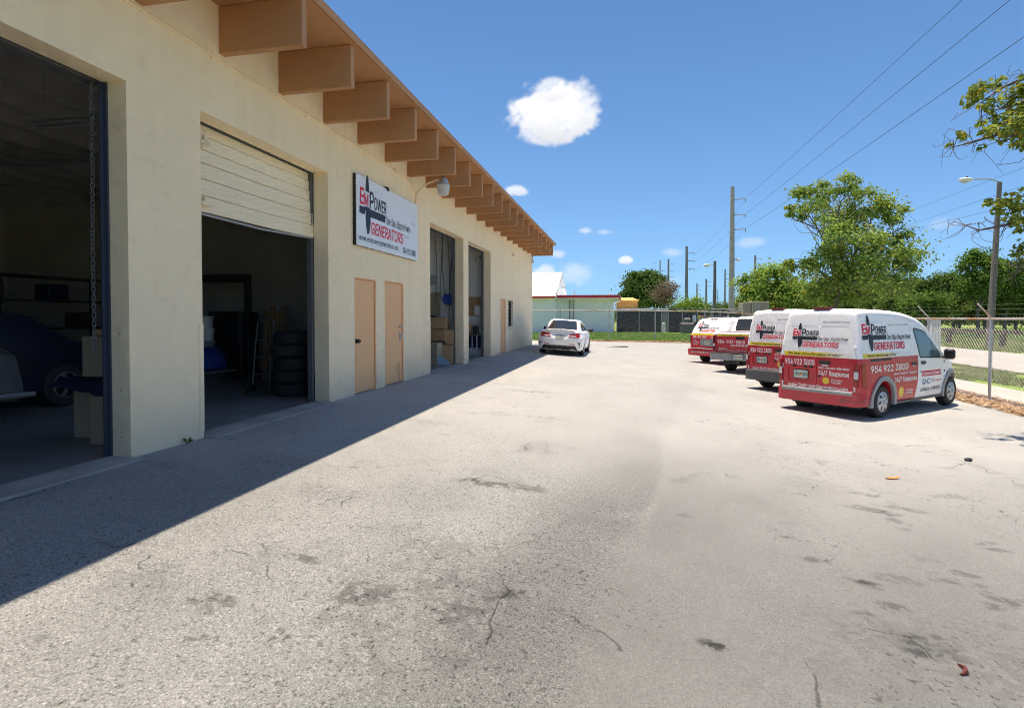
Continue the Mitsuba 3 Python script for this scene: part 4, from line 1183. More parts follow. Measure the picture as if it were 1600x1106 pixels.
    letters(t, 'Dade • Broward • Palm Beach', .036, .92, 1.2, .785, S, 'm_print_white', True)
    letters(t, '24/7 Response', .085, .90, 1.2, .645, S, 'm_print_white', True)
    panel(t, 'gold_badge', affinity.scale(sg.Point(1.48, .445).buffer(.1), 1, .98), S, 'm_print_gold', .001, .002, .06)
    letters(t, 'Exclusive', .036, .33, 1.66, .45, S, 'm_print_white', True)
    letters(t, 'Provider', .036, .30, 1.66, .40, S, 'm_print_white', True)
    ad = panel(t, 'red_label', sg.box(2.34, .69, 3.18, .80), S, 'm_print_red', .001, .001, .07)
    letters(t, 'Authorized Dealer', .055, .76, 2.38, .716, S, 'm_print_white', True, parent=ad)
    letters(t, 'KOHLER', .055, .38, 2.30, .405, S, 'm_print_navy', True)
    letters(t, 'GENERAC', .055, .44, 2.74, .415, S, 'm_print_navy', True)
    panel(t, 'red_rule', line([(2.86, .395), (3.14, .395)], .008), S, 'm_print_red', .001, .001)
    letters(t, 'Q', .10, .15, 2.33, .535, S, 'm_print_blue', True)
    letters(t, 'C', .11, .17, 2.53, .53, S, 'm_print_blue', True)
    panel(t, 'round_mark', affinity.scale(sg.Point(2.80, .585).buffer(.04), 1.3, 1).difference(affinity.scale(sg.Point(2.80, .585).buffer(.025), 1.3, 1)), S, 'm_print_gray', .001, .002, .04)
    letters(t, 'Authorized', .028, .26, 2.92, .575, S, 'm_print_red', True)
    letters(t, 'CAC 1816812', .035, .33, 3.34, .985, S, 'm_print_gray', False)
    return t


make_van('nearest white and red van, with a red rear bumper, wearing generator company lettering', place_at(3.473, 11.327, -.494, 46.1), 'red', True)
make_van('second white and red van, with a dark grey bumper, half hidden by the nearest', place_at(3.467, 14.461, -.454, 46.6), 'grey', False)

# --- the pickup
TL = 4.9
tr_zt = pch([(0, 1.33), (.2, 1.335), (1.9, 1.33), (2.0, 1.33), (3.7, 1.25), (4.0, 1.22), (4.5, 1.14), (4.8, 1.02), (4.9, .9)])


def tr_hw(y, z):
    return pch([(0, .90), (.3, .95), (4.2, .95), (4.9, .82)])(y) + np.interp(z, [.45, .7, 1.0, 1.35], [-.03, 0, .0, -.03])


TRK = Car(TL, tr_zt, lambda y: .55 + 0 * y, tr_hw, lambda y: .05, arc(.07, .07), arc(.15, .2), crown=.0)
cuts = [box(-.78, .78, .09, 1.50, .80, 1.6)]
for y in (1.2, 3.95):
    for s in (1, -1):
        cuts.append(cyl(y, .40, .50, .52 if s > 0 else -1.2, 1.2 if s > 0 else -.52))
for ln in [line([(-.76, .68), (-.76, 1.30)], .012), line([(.76, .68), (.76, 1.30)], .012)]:
    cuts.append(mapped(slab(ln, .06, .1), TRK.rear, -.02))
t = Thing('pickup_truck', 'red and white pickup truck with a grey rear bumper, parked beyond the vans', 'pickup truck', T=place_at(3.53, 18.85, -.455, 31))
t.add('body', None, None, ply=body_ply(cut(TRK.mesh, cuts), TRK.mesh, 'm_livery_truck', yz))
cab_zt = pch([(0, 1.34), (.10, 1.45), (.34, 1.78), (.55, 1.845), (1.2, 1.86), (1.6, 1.83), (1.8, 1.74), (2.5, 1.30)])
CAB = Car(2.5, cab_zt, lambda y: 1.22 + 0 * y, lambda y, z: np.interp(z, [1.2, 1.35, 1.86], [.93, .92, .80]), lambda y: .07, [(0, .06), (.05, .02), (.12, 0)], [(0, .04), (.1, 0)], crown=.03)
C2 = lambda f: (lambda u, v, w: f(u, v, w) + np.array([0, 1.52, 0]))
t.add('cab', move(CAB.mesh, 0, 1.52, 0), 'm_carwhite')


def cab_back(u, v, w):
    y = np.interp(v, [1.34, 1.45, 1.78, 1.83], [0, .10, .34, .45])
    return np.column_stack([u, 1.52 + y - w * .85, v + w * .5])


panel(t, 'rear_window', rrect(-.755, .755, 1.375, 1.765, .07), cab_back, 'm_black', .03, -.004, .06)
panel(t, 'rear_glass', rrect(-.735, .735, 1.395, 1.745, .05), cab_back, 'm_glass', .012, .028, .06)
sw = sg.Polygon([(.35, 1.70), (1.25, 1.74), (1.75, 1.62), (2.2, 1.38), (.32, 1.36)])
panel(t, 'side_window', sw, C2(CAB.side), 'm_glass', .006, .0, both=True)
panel(t, 'windscreen', sg.Polygon([(-.62, 1.82), (.62, 1.82), (.74, 2.42), (-.74, 2.42)]), C2(CAB.top), 'm_glass', .008, .0, .12)
t.add('cab_lamp', box(-.14, .14, 1.92, 2.0, 1.835, 1.885, .01), 'm_taildark', smooth=False)
for s in (1, -1):
    for y in (1.2, 3.95): wheel_kit(t, s * .74, y, .40, .27, s, 'spoke')
    q = mapped(slab(rrect(.80, .885, .72, 1.22, .02), .03, .03), TRK.rear, -.01)
    tl = t.add('tail_light', q if s > 0 else mirror(q), 'm_taildark')
    q = mapped(slab(sg.box(.81, .88, .875, .97), .004, .03), TRK.rear, .022)
    t.add('lens', q if s > 0 else mirror(q), 'm_lens', parent=tl)
    t.add('mirror', move(trimesh.creation.icosphere(subdivisions=2, radius=1).apply_scale((.13, .06, .14)), s * 1.08, 3.5, 1.42), 'm_black')
bx = slab(sg.Polygon([(-.95, .20), (-.93, .0), (-.80, -.04), (-.3, -.04), (-.26, .0), (.26, .0), (.3, -.04), (.80, -.04), (.93, .0), (.95, .20)]), .22, .12)
rb = t.add('rear_bumper', move(bx, 0, -.13, .44), 'm_gray_plastic', label='grey steel step bumper')
t.add('bumper_pad', box(-.92, .92, -.155, .02, .662, .685, .008), 'm_black', parent=rb, smooth=False)
back = lambda u, v, w: np.column_stack([u, -.17 - w, v])
license_plate(t, .0, .56, back, .30, .16, off=.0)
t.add('tow_hitch', cat([box(-.42, .42, -.02, .1, .31, .42, .02), box(-.06, .06, -.2, .1, .30, .40, .01)]), 'm_black', smooth=False)
t.add('hitch_ring', move(rot(trimesh.creation.torus(.045, .014, 16, 8), (1, 0, 0), 90), -.0, -.215, .35), 'm_dark')
t.add('underbody', box(-.6, .6, .2, 4.6, .45, .62), 'm_black', smooth=False)
R = TRK.rear
panel(t, 'yellow_stripe', sg.box(-.75, 1.215, .75, 1.285), R, 'm_yellow', .0015, .0008, .06, uvf=lambda v: np.column_stack([(v[:, 0] + .75) / 1.7, v[:, 2]]))
letters(t, 'The best choice for peace of mind', .035, .7, -.62, 1.235, R, 'm_print_navy', True, .2)
hd = panel(t, 'tailgate_handle', rrect(-.13, .13, 1.115, 1.20, .03), R, 'm_black', .02, 0, .06)
letters(t, '954-922-3800', .10, .88, -.73, .985, R, 'm_print_white', True)
letters(t, '24/7', .06, .20, .28, 1.0, R, 'm_print_white', True)
letters(t, 'www.EmPowerGenerators.com', .062, .92, -.30, .895, R, 'm_print_white', True)
letters(t, 'Sales • Installation • Service • Dade • Broward', .035, 1.30, -.70, .735, R, 'm_print_white')
t.add('badge', mapped(slab(sg.box(-.69, .80, -.42, .825), .006), R, .001), 'm_chrome', smooth=False)

# --- the people carrier behind it
SL = 4.7
su_zt = pch([(0, 1.72), (.25, 1.775), (.9, 1.80), (2.3, 1.78), (2.9, 1.66), (3.7, 1.14), (4.3, 1.0), (4.6, .82), (4.7, .7)])


def su_hw(y, z):
    return pch([(0, .84), (.45, .93), (3.9, .93), (4.7, .74)])(y) + np.interp(z, [.3, .6, 1.05, 1.4, 1.78], [-.04, 0, 0, -.06, -.19])


SUV = Car(SL, su_zt, lambda y: .32 + 0 * y, su_hw, pch([(0, .14), (3, .12), (4.7, .14)]), arc(.14, .16), arc(.16, .2), lean=lambda z: .42 * np.clip((z - 1.0) / .8, 0, 1) ** 1.6, crown=.04)
cuts = [mapped(slab(line([(-.74, .66), (-.74, 1.2), (-.62, 1.66), (.62, 1.66), (.74, 1.2), (.74, .66)], .01), .06, .08), SUV.rear, -.015)]
for y in (1.0, 3.85):
    for s in (1, -1):
        cuts.append(cyl(y, .34, .43, .55 if s > 0 else -1.2, 1.2 if s > 0 else -.55))
t = Thing('suv', 'white and red lettered people carrier with roof rails, farthest of the four company vehicles', 'car', T=place_at(3.03, 22.65, -.45, 45))
t.add('body', None, None, ply=body_ply(cut(SUV.mesh, cuts), SUV.mesh, 'm_livery_suv', yz))
R = SUV.rear
for s in (1, -1):
    for y in (1.0, 3.85): wheel_kit(t, s * .80, y, .34, .22, s, 'spoke')
    rl = t.add('roof_rail', tube([(s * .60, .55, 1.77), (s * .60, .62, 1.85), (s * .60, 2.0, 1.86), (s * .60, 2.15, 1.79)], .02), 'm_dark')
    q = mapped(slab(rrect(.76, .85, .80, 1.14, .02), .03, .02), R, -.01)
    t.add('tail_light', q if s > 0 else mirror(q), 'm_taildark')
    t.add('mirror', move(trimesh.creation.icosphere(subdivisions=2, radius=1).apply_scale((.12, .07, .1)), s * 1.05, 3.3, 1.12), 'm_black')
sw = sg.Polygon([(.55, 1.55), (2.6, 1.55), (3.35, 1.15), (.5, 1.13)])
panel(t, 'side_window', sw, SUV.side, 'm_glass', .006, 0, both=True)
panel(t, 'windscreen', sg.Polygon([(-.62, 2.85), (.62, 2.85), (.72, 3.65), (-.72, 3.65)]), SUV.top, 'm_glass', .008, .0, .12)
bx = slab(sg.Polygon([(-.91, .30), (-.86, .06), (-.70, .0), (.70, .0), (.86, .06), (.91, .30)]), .27, .12)
v = np.array(bx.vertices); v[:, 1] += .05 * np.abs(v[:, 2] - .15) / .15; bx.vertices = v
rb = t.add('rear_bumper', move(bx, 0, -.13, .33), 'm_bumper_red', uvf=lambda v: v[:, ::2])
t.add('bumper_strip', box(-.70, .70, -.14, .0, .602, .625, .008), 'm_gray_plastic', parent=rb, smooth=False)
panel(t, 'plate_surround', rrect(-.30, .36, .72, .98, .05), R, 'm_gray_plastic', .02, 0, .06)
license_plate(t, .03, .84, R, .30, .16, off=.022)
panel(t, 'yellow_stripe', sg.box(-.73, 1.12, .73, 1.195), R, 'm_yellow', .0015, .0008, .06, uvf=lambda v: np.column_stack([(v[:, 0] + .73) / 1.9, v[:, 2]]))
for m_, mt in logo(.98):
    t.add('lettering', mapped(move(m_, -.52, 1.25), R, .003), mt, smooth=False)
letters(t, 'The best choice for peace of mind', .035, .75, -.62, 1.14, R, 'm_print_navy', True, .2)
letters(t, '954-922-3800', .075, .62, -.66, 1.02, R, 'm_print_white', True)
letters(t, '24/7', .055, .18, .16, 1.02, R, 'm_print_white', True)
for k, s in enumerate(('Sales', 'Installation', 'Service')):
    letters(t, s, .04, (.13, .26, .17)[k], -.62, .90 - .075 * k, R, 'm_print_white', True)
bk = lambda u, v, w: np.column_stack([u, -.135 + .05 * np.abs(v - .48) / .15 - w, v])
letters(t, 'www.EmPowerGenerators.com', .05, .85, -.66, .45, bk, 'm_print_white', True)
t.add('stop_lamp', box(-.14, .14, .40, .5, 1.735, 1.775, .01), 'm_taildark', smooth=False)

# --- the white coupe
KL = 4.6
co_zt = pch([(0, .965), (.12, .985), (.45, .965), (1.1, .93), (3.0, .93), (3.3, .92), (4.0, .83), (4.4, .70), (4.6, .55)])


def co_hw(y, z):
    return pch([(0, .80), (.35, .89), (1.0, .92), (1.8, .885), (3.7, .90), (4.2, .84), (4.6, .62)])(y) + np.interp(z, [.2, .45, .70, .97], [-.05, 0, -.005, -.09]) + .02 * np.exp(-((y - .95) / .4) ** 2 - ((z - .6) / .2) ** 2)


COU = Car(KL, co_zt, lambda y: .20 + .02 * np.exp(-y * 3), co_hw, lambda y: .09, arc(.22, .20), arc(.2, .25), lean=lambda z: -.07 * np.exp(-((z - .62) / .17) ** 2) + .05 * np.exp(-((z - .88) / .08) ** 2), crown=.02)
cuts = []
for y in (.98, 3.70):
    for s in (1, -1):
        cuts.append(cyl(y, .335, .385, .55 if s > 0 else -1.2, 1.2 if s > 0 else -.55))
R = COU.rear
cuts.append(mapped(slab(sg.Polygon([(-.33, .82), (.33, .82), (.25, .63), (-.25, .63)]), .1, .05), R, -.03))
cuts.append(mapped(slab(line([(-.60, .97), (-.58, .80), (-.42, .60), (.42, .60), (.58, .80), (.60, .97)], .010), .1, .05), R, -.012))
q = mapped(slab(line([(1.55, .95), (1.45, .6), (1.6, .34), (2.95, .34), (3.0, .9)], .008), .06, .05), COU.side, -.012)
cuts += [q, mirror(q)]
t = Thing('white_coupe', 'white two door coupe parked at the far end beside the warehouse', 'car', T=place_at(-2.62, 21.68, -.118, 0.5, 3.1))
t.add('body', None, None, ply=body_ply(cut(COU.mesh, cuts), COU.mesh, 'm_carwhite'))
gt = pch([(0, .94), (.22, 1.0), (.9, 1.29), (1.15, 1.36), (1.6, 1.395), (2.1, 1.375), (2.5, 1.27), (3.1, .97), (3.3, .90)])
GH = Car(3.3, gt, lambda y: .86 + 0 * y, lambda y, z: np.interp(z, [.86, .95, 1.15, 1.40], [.80, .77, .69, .56]) - .10 * ss(.9, 0, y) - .05 * ss(2.6, 3.3, y), lambda y: .06, [(0, .05), (.1, 0)], [(0, .05), (.1, 0)], crown=.025)
GO = .42
G2 = lambda f: (lambda u, v, w: f(u, v, w) + np.array([0, GO, 0]))
t.add('roof', move(GH.mesh, 0, GO, 0), 'm_carwhite', smooth=40)
panel(t, 'rear_window', sg.Polygon([(-.57, .27), (.57, .27), (.46, 1.02), (-.46, 1.02)]).buffer(.03), G2(GH.top), 'm_black', .006, .0, .08)
panel(t, 'rear_glass', sg.Polygon([(-.56, .28), (.56, .28), (.45, 1.01), (-.45, 1.01)]), G2(GH.top), 'm_glass', .004, .005, .08)
sw = sg.Polygon([(.72, 1.13), (1.3, 1.28), (2.0, 1.29), (2.35, 1.22), (2.85, .98), (.75, .97)])
panel(t, 'side_window', sw, G2(GH.side), 'm_glass', .006, .0, both=True)
panel(t, 'windscreen', sg.Polygon([(-.47, 2.3), (.47, 2.3), (.6, 3.0), (-.6, 3.0)]), G2(GH.top), 'm_glass', .006, .0, .1)
sp = slab(sg.Polygon([(-.62, .10), (-.5, -.02), (0, -.05), (.5, -.02), (.62, .10), (.5, .14), (0, .12), (-.5, .14)]), .03, .08)
v = np.array(sp.vertices); v[:, 2] += .985 + .02 * np.clip(.1 - v[:, 1], 0, 1) * 5 - .03 * (v[:, 0] / .6) ** 2; sp.vertices = v
t.add('spoiler', move(sp, 0, .05, .0), 'm_carwhite')
for s in (1, -1):
    for y in (.98, 3.70): wheel_kit(t, s * .775, y, .335, .24, s, 'spoke')
    tlp = sg.Polygon([(.36, .795), (.42, .87), (.66, .905), (.80, .90), (.80, .80), (.74, .735), (.55, .735), (.34, .745)])
    q = mapped(slab(tlp, .03, .04), R, -.01)
    tl = t.add('tail_light', q if s > 0 else mirror(q), 'm_tail')
    for poly, m_ in ((sg.Polygon([(.43, .85), (.62, .885), (.62, .80), (.40, .79)]), 'm_taildark'), (sg.Polygon([(.36, .79), (.62, .80), (.62, .77), (.36, .77)]), 'm_lens')):
        q = mapped(slab(poly, .004, .04), R, .021)
        t.add('lens', q if s > 0 else mirror(q), m_, parent=tl)
    vent = sg.Polygon([(.70, .52), (.82, .56), (.835, .36), (.79, .30), (.77, .46)])
    q = mapped(slab(vent, .02, .04), R, -.012)
    vn = t.add('corner_vent', q if s > 0 else mirror(q), 'm_black')
    for z in (.38, .44, .50):
        q = mapped(slab(sg.box(.745, z, .80, z + .012), .006, .04), R, .008)
        t.add('vent_blade', q if s > 0 else mirror(q), 'm_gray_plastic', parent=vn)
    q = mapped(slab(sg.box(.40, .455, .60, .48), .006, .04), R, .0)
    t.add('reflector', q if s > 0 else mirror(q), 'm_tail')
    t.add('exhaust', move(rot(lathe([(.03, -.06), (.045, -.06), (.045, .06), (.03, .06), (.03, -.06)], 16), (1, 0, 0), 90), s * .52, .06, .29), 'm_chrome')
    hd = t.add('mirror', move(trimesh.creation.icosphere(subdivisions=2, radius=1).apply_scale((.11, .09, .075)), s * 1.0, 2.85, .98), 'm_black')
    t.add('mirror_arm', box(*sorted((s * .74, s * .93)), 2.82, 2.88, .93, .955, .008), 'm_black', parent=hd, smooth=False)
panel(t, 'diffuser', sg.Polygon([(-.62, .40), (.62, .40), (.72, .245), (-.72, .245)]), R, 'm_black', .02, .006, .06)
license_plate(t, 0, .72, R, .30, .15, off=-.025)
panel(t, 'emblem', affinity.scale(sg.Point(0, .90).buffer(.035), 1.25, 1).difference(affinity.scale(sg.Point(0, .90).buffer(.025), 1.25, 1)), R, 'm_chrome', .008, 0, .03)
t.add('underbody', box(-.7, .7, .3, 4.3, .17, .25), 'm_black', smooth=False)
for x in (-.32, .32):
    t.add('seat', box(x - .2, x + .2, 1.9, 2.05, .8, 1.22, .06), 'm_dark', smooth=False)
# ------------------------------------------------------------------ chain link fences
def chain_link(A, B, H, pitch=.075, r=.0018):
    """Crossing straight wires between the points A and B of the ground line (follows its height), as one mesh."""
    A, B = np.array(A, float), np.array(B, float)
    L = np.linalg.norm(B - A)
    d = (B - A) / L
    nrm = np.array([-d[1], d[0]])
    V, Fc, n = [], [], 0
    for s in (1, -1):
        for c in np.arange(-H, L, pitch * math.sqrt(2)):
            u0, u1, z0, z1 = c, c + H, 0.0, H
            if s < 0: z0, z1 = H, 0.0
            if u0 < 0: z0 += (z1 - z0) * (0 - u0) / (u1 - u0) ; u0 = 0
            if u1 > L: z1 = z0 + (z1 - z0) * (L - u0) / (u1 - u0); u1 = L
            if u1 - u0 < .02: continue
            P = []
            for (u, z) in ((u0, z0), (u1, z1)):
                q = A + d * u
                P.append([q[0], q[1], float(gz(q[0], q[1])) + .03 + z])
            P = np.array(P) + np.append(nrm * .004 * s, 0)
            t = P[1] - P[0]; t /= np.linalg.norm(t)
            a = np.append(nrm, 0); b = np.cross(t, a)
            for p in P:
                for k in range(3):
                    g = 2 * math.pi * k / 3
                    V.append(p + r * (math.cos(g) * a + math.sin(g) * b))
            for k in range(3):
                k2 = (k + 1) % 3
                Fc += [(n + k, n + k2, n + 3 + k2), (n + k, n + 3 + k2, n + 3 + k)]
            n += 6
    return trimesh.Trimesh(np.array(V), np.array(Fc), process=False)


def fence(label, A, B, posts, H, side, lean=(0, 0)):
    """posts: distances along A to B; side: which way the barbed wire arms lean."""
    t = Thing('chain_link_fence', label, 'fence')
    A, B = np.array(A, float), np.array(B, float)
    L = np.linalg.norm(B - A); d = (B - A) / L
    nrm = np.array([-d[1], d[0]]) * side
    g = lambda u: np.array([*(A + d * u), float(gz(*(A + d * u)))])
    t.add('mesh', chain_link(A, B, H - .03), 'm_galv', kind='stuff', smooth=False)
    for u in posts:
        p = g(u)
        po = t.add('post', tube([p + [0, 0, -.2], p + [0, 0, H + .02]], .03, 10), 'm_galv')
        t.add('collar', cat([tube([p + [0, 0, z], p + [0, 0, z + .02]], .036, 10) for z in (.5, 1.05, 1.5)]), 'm_galv', parent=po)
        if side:
            t.add('arm', tube([p + [0, 0, H + .03], p + np.array([nrm[0] * .26, nrm[1] * .26, H + .34])], .017, 6), 'm_rust', parent=po)
    us = np.linspace(0, L, max(8, int(L / 1.5)))
    t.add('top_rail', tube([g(u) + [0, 0, H] for u in us], .024, 8), 'm_rust')
    t.add('bottom_wire', tube([g(u) + [0, 0, .05 + .02 * math.sin(u * 3)] for u in us], .004, 4), 'm_galv')
    # the sharp twisted ends of the mesh along the rail
    sp = []
    for u in np.arange(.05, min(L, 40), .106):
        p = g(u) + [0, 0, H + .01]
        sp.append(tube([p, p + [rng.normal(0, .006), rng.normal(0, .006), .05]], .003, 3, False))
    t.add('mesh_ends', cat(sp), 'm_galv', kind='stuff', smooth=False)
    if side:
        for k in range(3):
            f = (k + .6) / 3
            t.add('barbed_wire', tube([g(u) + np.array([nrm[0] * .26 * f, nrm[1] * .26 * f, H + .03 + .31 * f + .012 * math.sin(u * 2 + k)]) for u in us], .0010, 3), 'm_rust')
    return t


fence('galvanized chain link fence with rusty angled arms along the street on the right', (7.9, -2.0), (7.9, 34.6), [2.2, 5.1, 8.0, 10.8, 13.6, 16.25, 18.85, 21.6, 24.4, 27.2, 30, 32.8, 36.5], 1.83, 1)
fence('long chain link fence with barbed wire across the far end of the yard', (-9.0, 33.6), (7.9, 34.6), [.1, 3.0, 5.0, 7.95, 10.65, 13.5, 16.8], 1.83, -1)
P = at(1459, 530, 17.6)
gcab = Thing('utility_cabinet', 'narrow pale grey utility cabinet behind the fence by the nearest van windscreen', 'cabinet')
gcab.add('body', box(P[0] - .14, P[0] + .14, P[1] - .12, P[1] + .12, -.52, 1.27, .01), 'm_roofwhite', smooth=False)
gcab.add('lid', box(P[0] - .155, P[0] + .155, P[1] - .135, P[1] + .135, 1.272, 1.30, .008), 'm_galv', smooth=False)
for k in range(3):
    gcab.add('rib', box(P[0] - .10 + .08 * k, P[0] - .08 + .08 * k, P[1] - .135, P[1] - .122, -.4, 1.2), 'm_galv', smooth=False)

# low wooden barrier beyond the street
ba = Thing('wooden_barrier', 'low barrier of dark square posts and one rail on the grass beyond the street', 'barrier')
for y in (29.5, 34.4, 39.4, 45.2, 46.7, 52, 57.5, 63, 69):
    ba.add('post', rot(box(22.35, 22.62, y - .13, y + .13, -.7, .56 + rng.uniform(-.03, .05), .02), (1, 0, 0), rng.uniform(-2, 2), (22.5, y, -.5)), 'm_darkwood', smooth=False)
for y0_, y1_ in ((29.2, 39.5), (39.55, 52.1), (52.15, 69.4)):
    ba.add('rail', box(22.22, 22.34, y0_, y1_, .40, .62, .015), 'm_darkwood', smooth=False)


# ------------------------------------------------------------------ poles, lamps and lines
def lamp_head(t, base, tip, m='m_galv'):
    base, tip = np.array(base, float), np.array(tip, float)
    mid = (base + tip) / 2 + [0, 0, .14 * np.linalg.norm(tip - base) * .4]
    ar = t.add('lamp_arm', tube([base, (base * .6 + tip * .4) + [0, 0, .12], tip], .035, 8), m)
    d = (tip - base) * [1, 1, 0]; d /= np.linalg.norm(d)
    h = trimesh.creation.icosphere(subdivisions=2, radius=1)
    v = np.array(h.vertices); v *= np.where(v[:, 2:] < 0, (.42, .19, .17), (.42, .19, .10))
    ang = math.atan2(d[1], d[0])
    h.vertices = v
    h = rot(h, (0, 0, 1), math.degrees(ang))
    hd = t.add('lamp_head', move(h, *(tip + d * .38)), 'm_roofwhite')
    g = trimesh.creation.icosphere(subdivisions=2, radius=1); g.vertices = np.array(g.vertices) * (.24, .14, .12)
    t.add('lens', move(rot(g, (0, 0, 1), math.degrees(ang)), *(tip + d * .45 + [0, 0, -.10])), 'm_lampglass', parent=hd)
    t.add('photocell', move(trimesh.creation.cylinder(radius=.05, height=.1), *(tip + d * .3 + [0, 0, .13])), 'm_plastic', parent=hd)


def pole(label, px, ytop, depth, r, m, arms=(), lamps=(), arm=1.3, foot=None, group=None):
    t = Thing('utility_pole', label, 'pole', group)
    top = at(px, ytop, depth)
    b = top.copy(); b[2] = float(gz(b[0], b[1])) - .3
    if foot is not None: b[:2] = foot
    n = 7
    t.add('shaft', tube([b + (top - b) * k / n for k in range(n + 1)], np.linspace(r * 1.35, r * .8, n + 1), 10), m)
    for k, ya in enumerate(arms):
        z = at(px, ya, depth)
        e = z + rt * arm + [0, 0, .06 * arm]
        a = t.add('cross_arm', tube([z, e], [.07, .05], 6), 'm_farpole')
        t.add('insulator', tube([e, e - [0, 0, .35 * arm / 1.3]], .05, 6), 'm_galv', parent=a)
    for (xl, yl) in lamps:
        e = at(xl, yl, depth)
        s = at(px, yl + 4, depth)
        lamp_head(t, s, e)
    return top


pole('thick concrete utility pole with three short arms behind the parked trucks', 1144.5, 292, 70, .30, 'm_poleconcrete', (312, 336, 359), ((1148, 405),), 1.65)
pole('dark wooden pole carrying a street lamp left of the thick concrete pole', 1117, 408, 60, .17, 'm_polewood', (), ((1110, 414),))
pole('tall grey pole with three arms right of the round dark tree', 1073, 385, 90, .24, 'm_farpole', (396, 408, 421), (), 1.2)
pole('thin distant pole rising above the left side of the round tree', 1031.5, 407, 140, .18, 'm_farpole')
pole('distant pole with arms just above the round tree', 1044.5, 405, 130, .24, 'm_farpole', (413, 424, 433), (), 1.1)
pole('short far pole with two arms between the grey pole and the wooden pole', 1089, 443, 150, .22, 'm_farpole', (447, 453, 460), (), 1.0)
pole('far pole with small arms just left of the wooden pole', 1103.5, 436, 150, .28, 'm_farpole', (440, 447), (), 1.1)
pole('slender far pole with arms left of the thick concrete pole', 1133, 421, 140, .22, 'm_farpole', (428, 436, 447), (), 1.0)
pole('far pole with a street lamp right of the thick concrete pole', 1180, 399, 110, .22, 'm_farpole', (405, 413), ((1186, 415),), 1.2)
pole('thinnest far pole standing behind the beige block', 1121.5, 452, 170, .12, 'm_farpole')
lt = pole('weathered leaning wooden pole with a street lamp on the right edge of the scene', 1562, 285, 33, .15, 'm_polewood', (), ((1519, 280.5),), foot=(20.99, 38.0))


def wire(t, P, Q, sag, r=.012, n=26):
    P, Q = np.array(P, float), np.array(Q, float)
    s = np.linspace(0, 1, n)
    pts = P + (Q - P) * s[:, None]
    pts[:, 2] -= sag * 4 * s * (1 - s)
    t.add('wire', tube(pts, r, 4), 'm_wire')


pl = Thing('power_line', 'three dark power lines sweeping from the concrete pole over the right of the yard', 'power line')
for (ax, ay), (qx, qy) in (((1166, 309), (1495, 0)), ((1166, 334), (1567, 0)), ((1166, 357), (1600, 48))):
    P = at(ax, ay, 70)
    D = ray(qx, qy)
    tt = (P[2] - EYE) / D[2]
    Q = CAM + D * tt
    Q2 = P + (Q - P) * 1.9
    wire(pl, P, Q2, .25, .016)
pl2 = Thing('power_line', 'three faint lines far right behind the street lamp', 'power line')
for (ax, ay), (qx, qy) in (((1408, 335), (1600, 262)), ((1425, 350), (1600, 290)), ((1415, 362), (1600, 316))):
    P, Q = at(ax, ay, 85), at(qx, qy, 48)
    wire(pl2, P + (P - Q) * .8, Q + (Q - P) * 1.0, 0, .014)
pl3 = Thing('power_line', 'thin lines between the distant poles above the far fence', 'power line')
for y0_, y1_ in ((310, 398), (334, 409), (357, 422)):
    wire(pl3, at(1166, y0_, 70), at(1084, y1_, 90), .5, .012)

# ------------------------------------------------------------------ the neighbours beyond the far fence
nb = Thing('neighbour_building', 'low pale green building with red roof edge beyond the far fence', 'building')
NY = 52.0
nb.add('wall', box(-6.6, -1.35, NY, NY + 9, -.3, 3.05), 'm_green_stucco', smooth=False)
nb.add('wall', box(-14, -6.55, NY - 1.6, NY + 9.1, -.3, 3.2), 'm_green_stucco', smooth=False)
nb.add('eave', box(-6.6, -.75, NY - .7, NY + 9.4, 3.05, 3.26), 'm_roofwhite', smooth=False)
nb.add('roof', box(-6.6, -.75, NY - .6, NY + 9.3, 3.262, 3.34), 'm_roofwhite', smooth=False)
nb.add('red_edge', box(-6.65, -.7, NY - .78, NY - .705, 3.20, 3.44), 'm_redtrim', smooth=False)
nb.add('red_edge', box(-.72, -.65, NY - .70, NY + 9.45, 3.20, 3.44), 'm_redtrim', smooth=False)
rv = np.array([(-14.5, NY - 2.2, 3.3), (-6.35, NY - 2.2, 3.3), (-6.35, NY + 3.4, 5.9), (-14.5, NY + 3.4, 5.9), (-6.35, NY + 9, 3.3), (-14.5, NY + 9, 3.3)])
gab = trimesh.convex.convex_hull(np.vstack([rv, rv - [0, 0, .12]]))
rf = nb.add('gable_roof', gab, 'm_roofwhite', smooth=False)
for k in range(14):
    f0 = k / 14
    nb.add('roof_course', box(-14.45, -6.4, NY - 2.2 + 5.6 * f0, NY - 2.2 + 5.6 * f0 + .03, 3.3 + 2.6 * f0, 3.3 + 2.6 * f0 + .035), 'm_roofwhite', parent=rf, smooth=False)
nb.add('red_edge', box(-14.55, -6.3, NY - 2.24, NY - 2.16, 3.14, 3.30), 'm_redtrim', smooth=False)
nb.add('downpipe', cat([box(-5.3, -5.2, NY - .1, NY - .005, -.2, 3.04), box(-4.95, -4.87, NY - .1, NY - .005, .1, 3.04)]), 'm_farpole', smooth=False)
nb.add('roof_vent', tube([(-5.1, NY + 3, 3.4), (-5.1, NY + 3, 3.95)], .09), 'm_galv')
nb.add('roof_vent', tube([(-1.6, NY + 3, 3.4), (-1.6, NY + 3, 3.6), (-1.8, NY + 3, 3.68)], .08), 'm_galv')
an = Thing('roof_aerial', 'television aerial with crossed rods on the green building roof', 'aerial')
bx_, by_ = -6.45, NY + 2
an.add('mast', tube([(bx_, by_, 3.42), (bx_, by_, 4.35)], .03), 'm_plastic')
an.add('boom', tube([(bx_ - .3, by_, 4.3), (bx_ + .7, by_, 4.32)], .025), 'm_plastic')
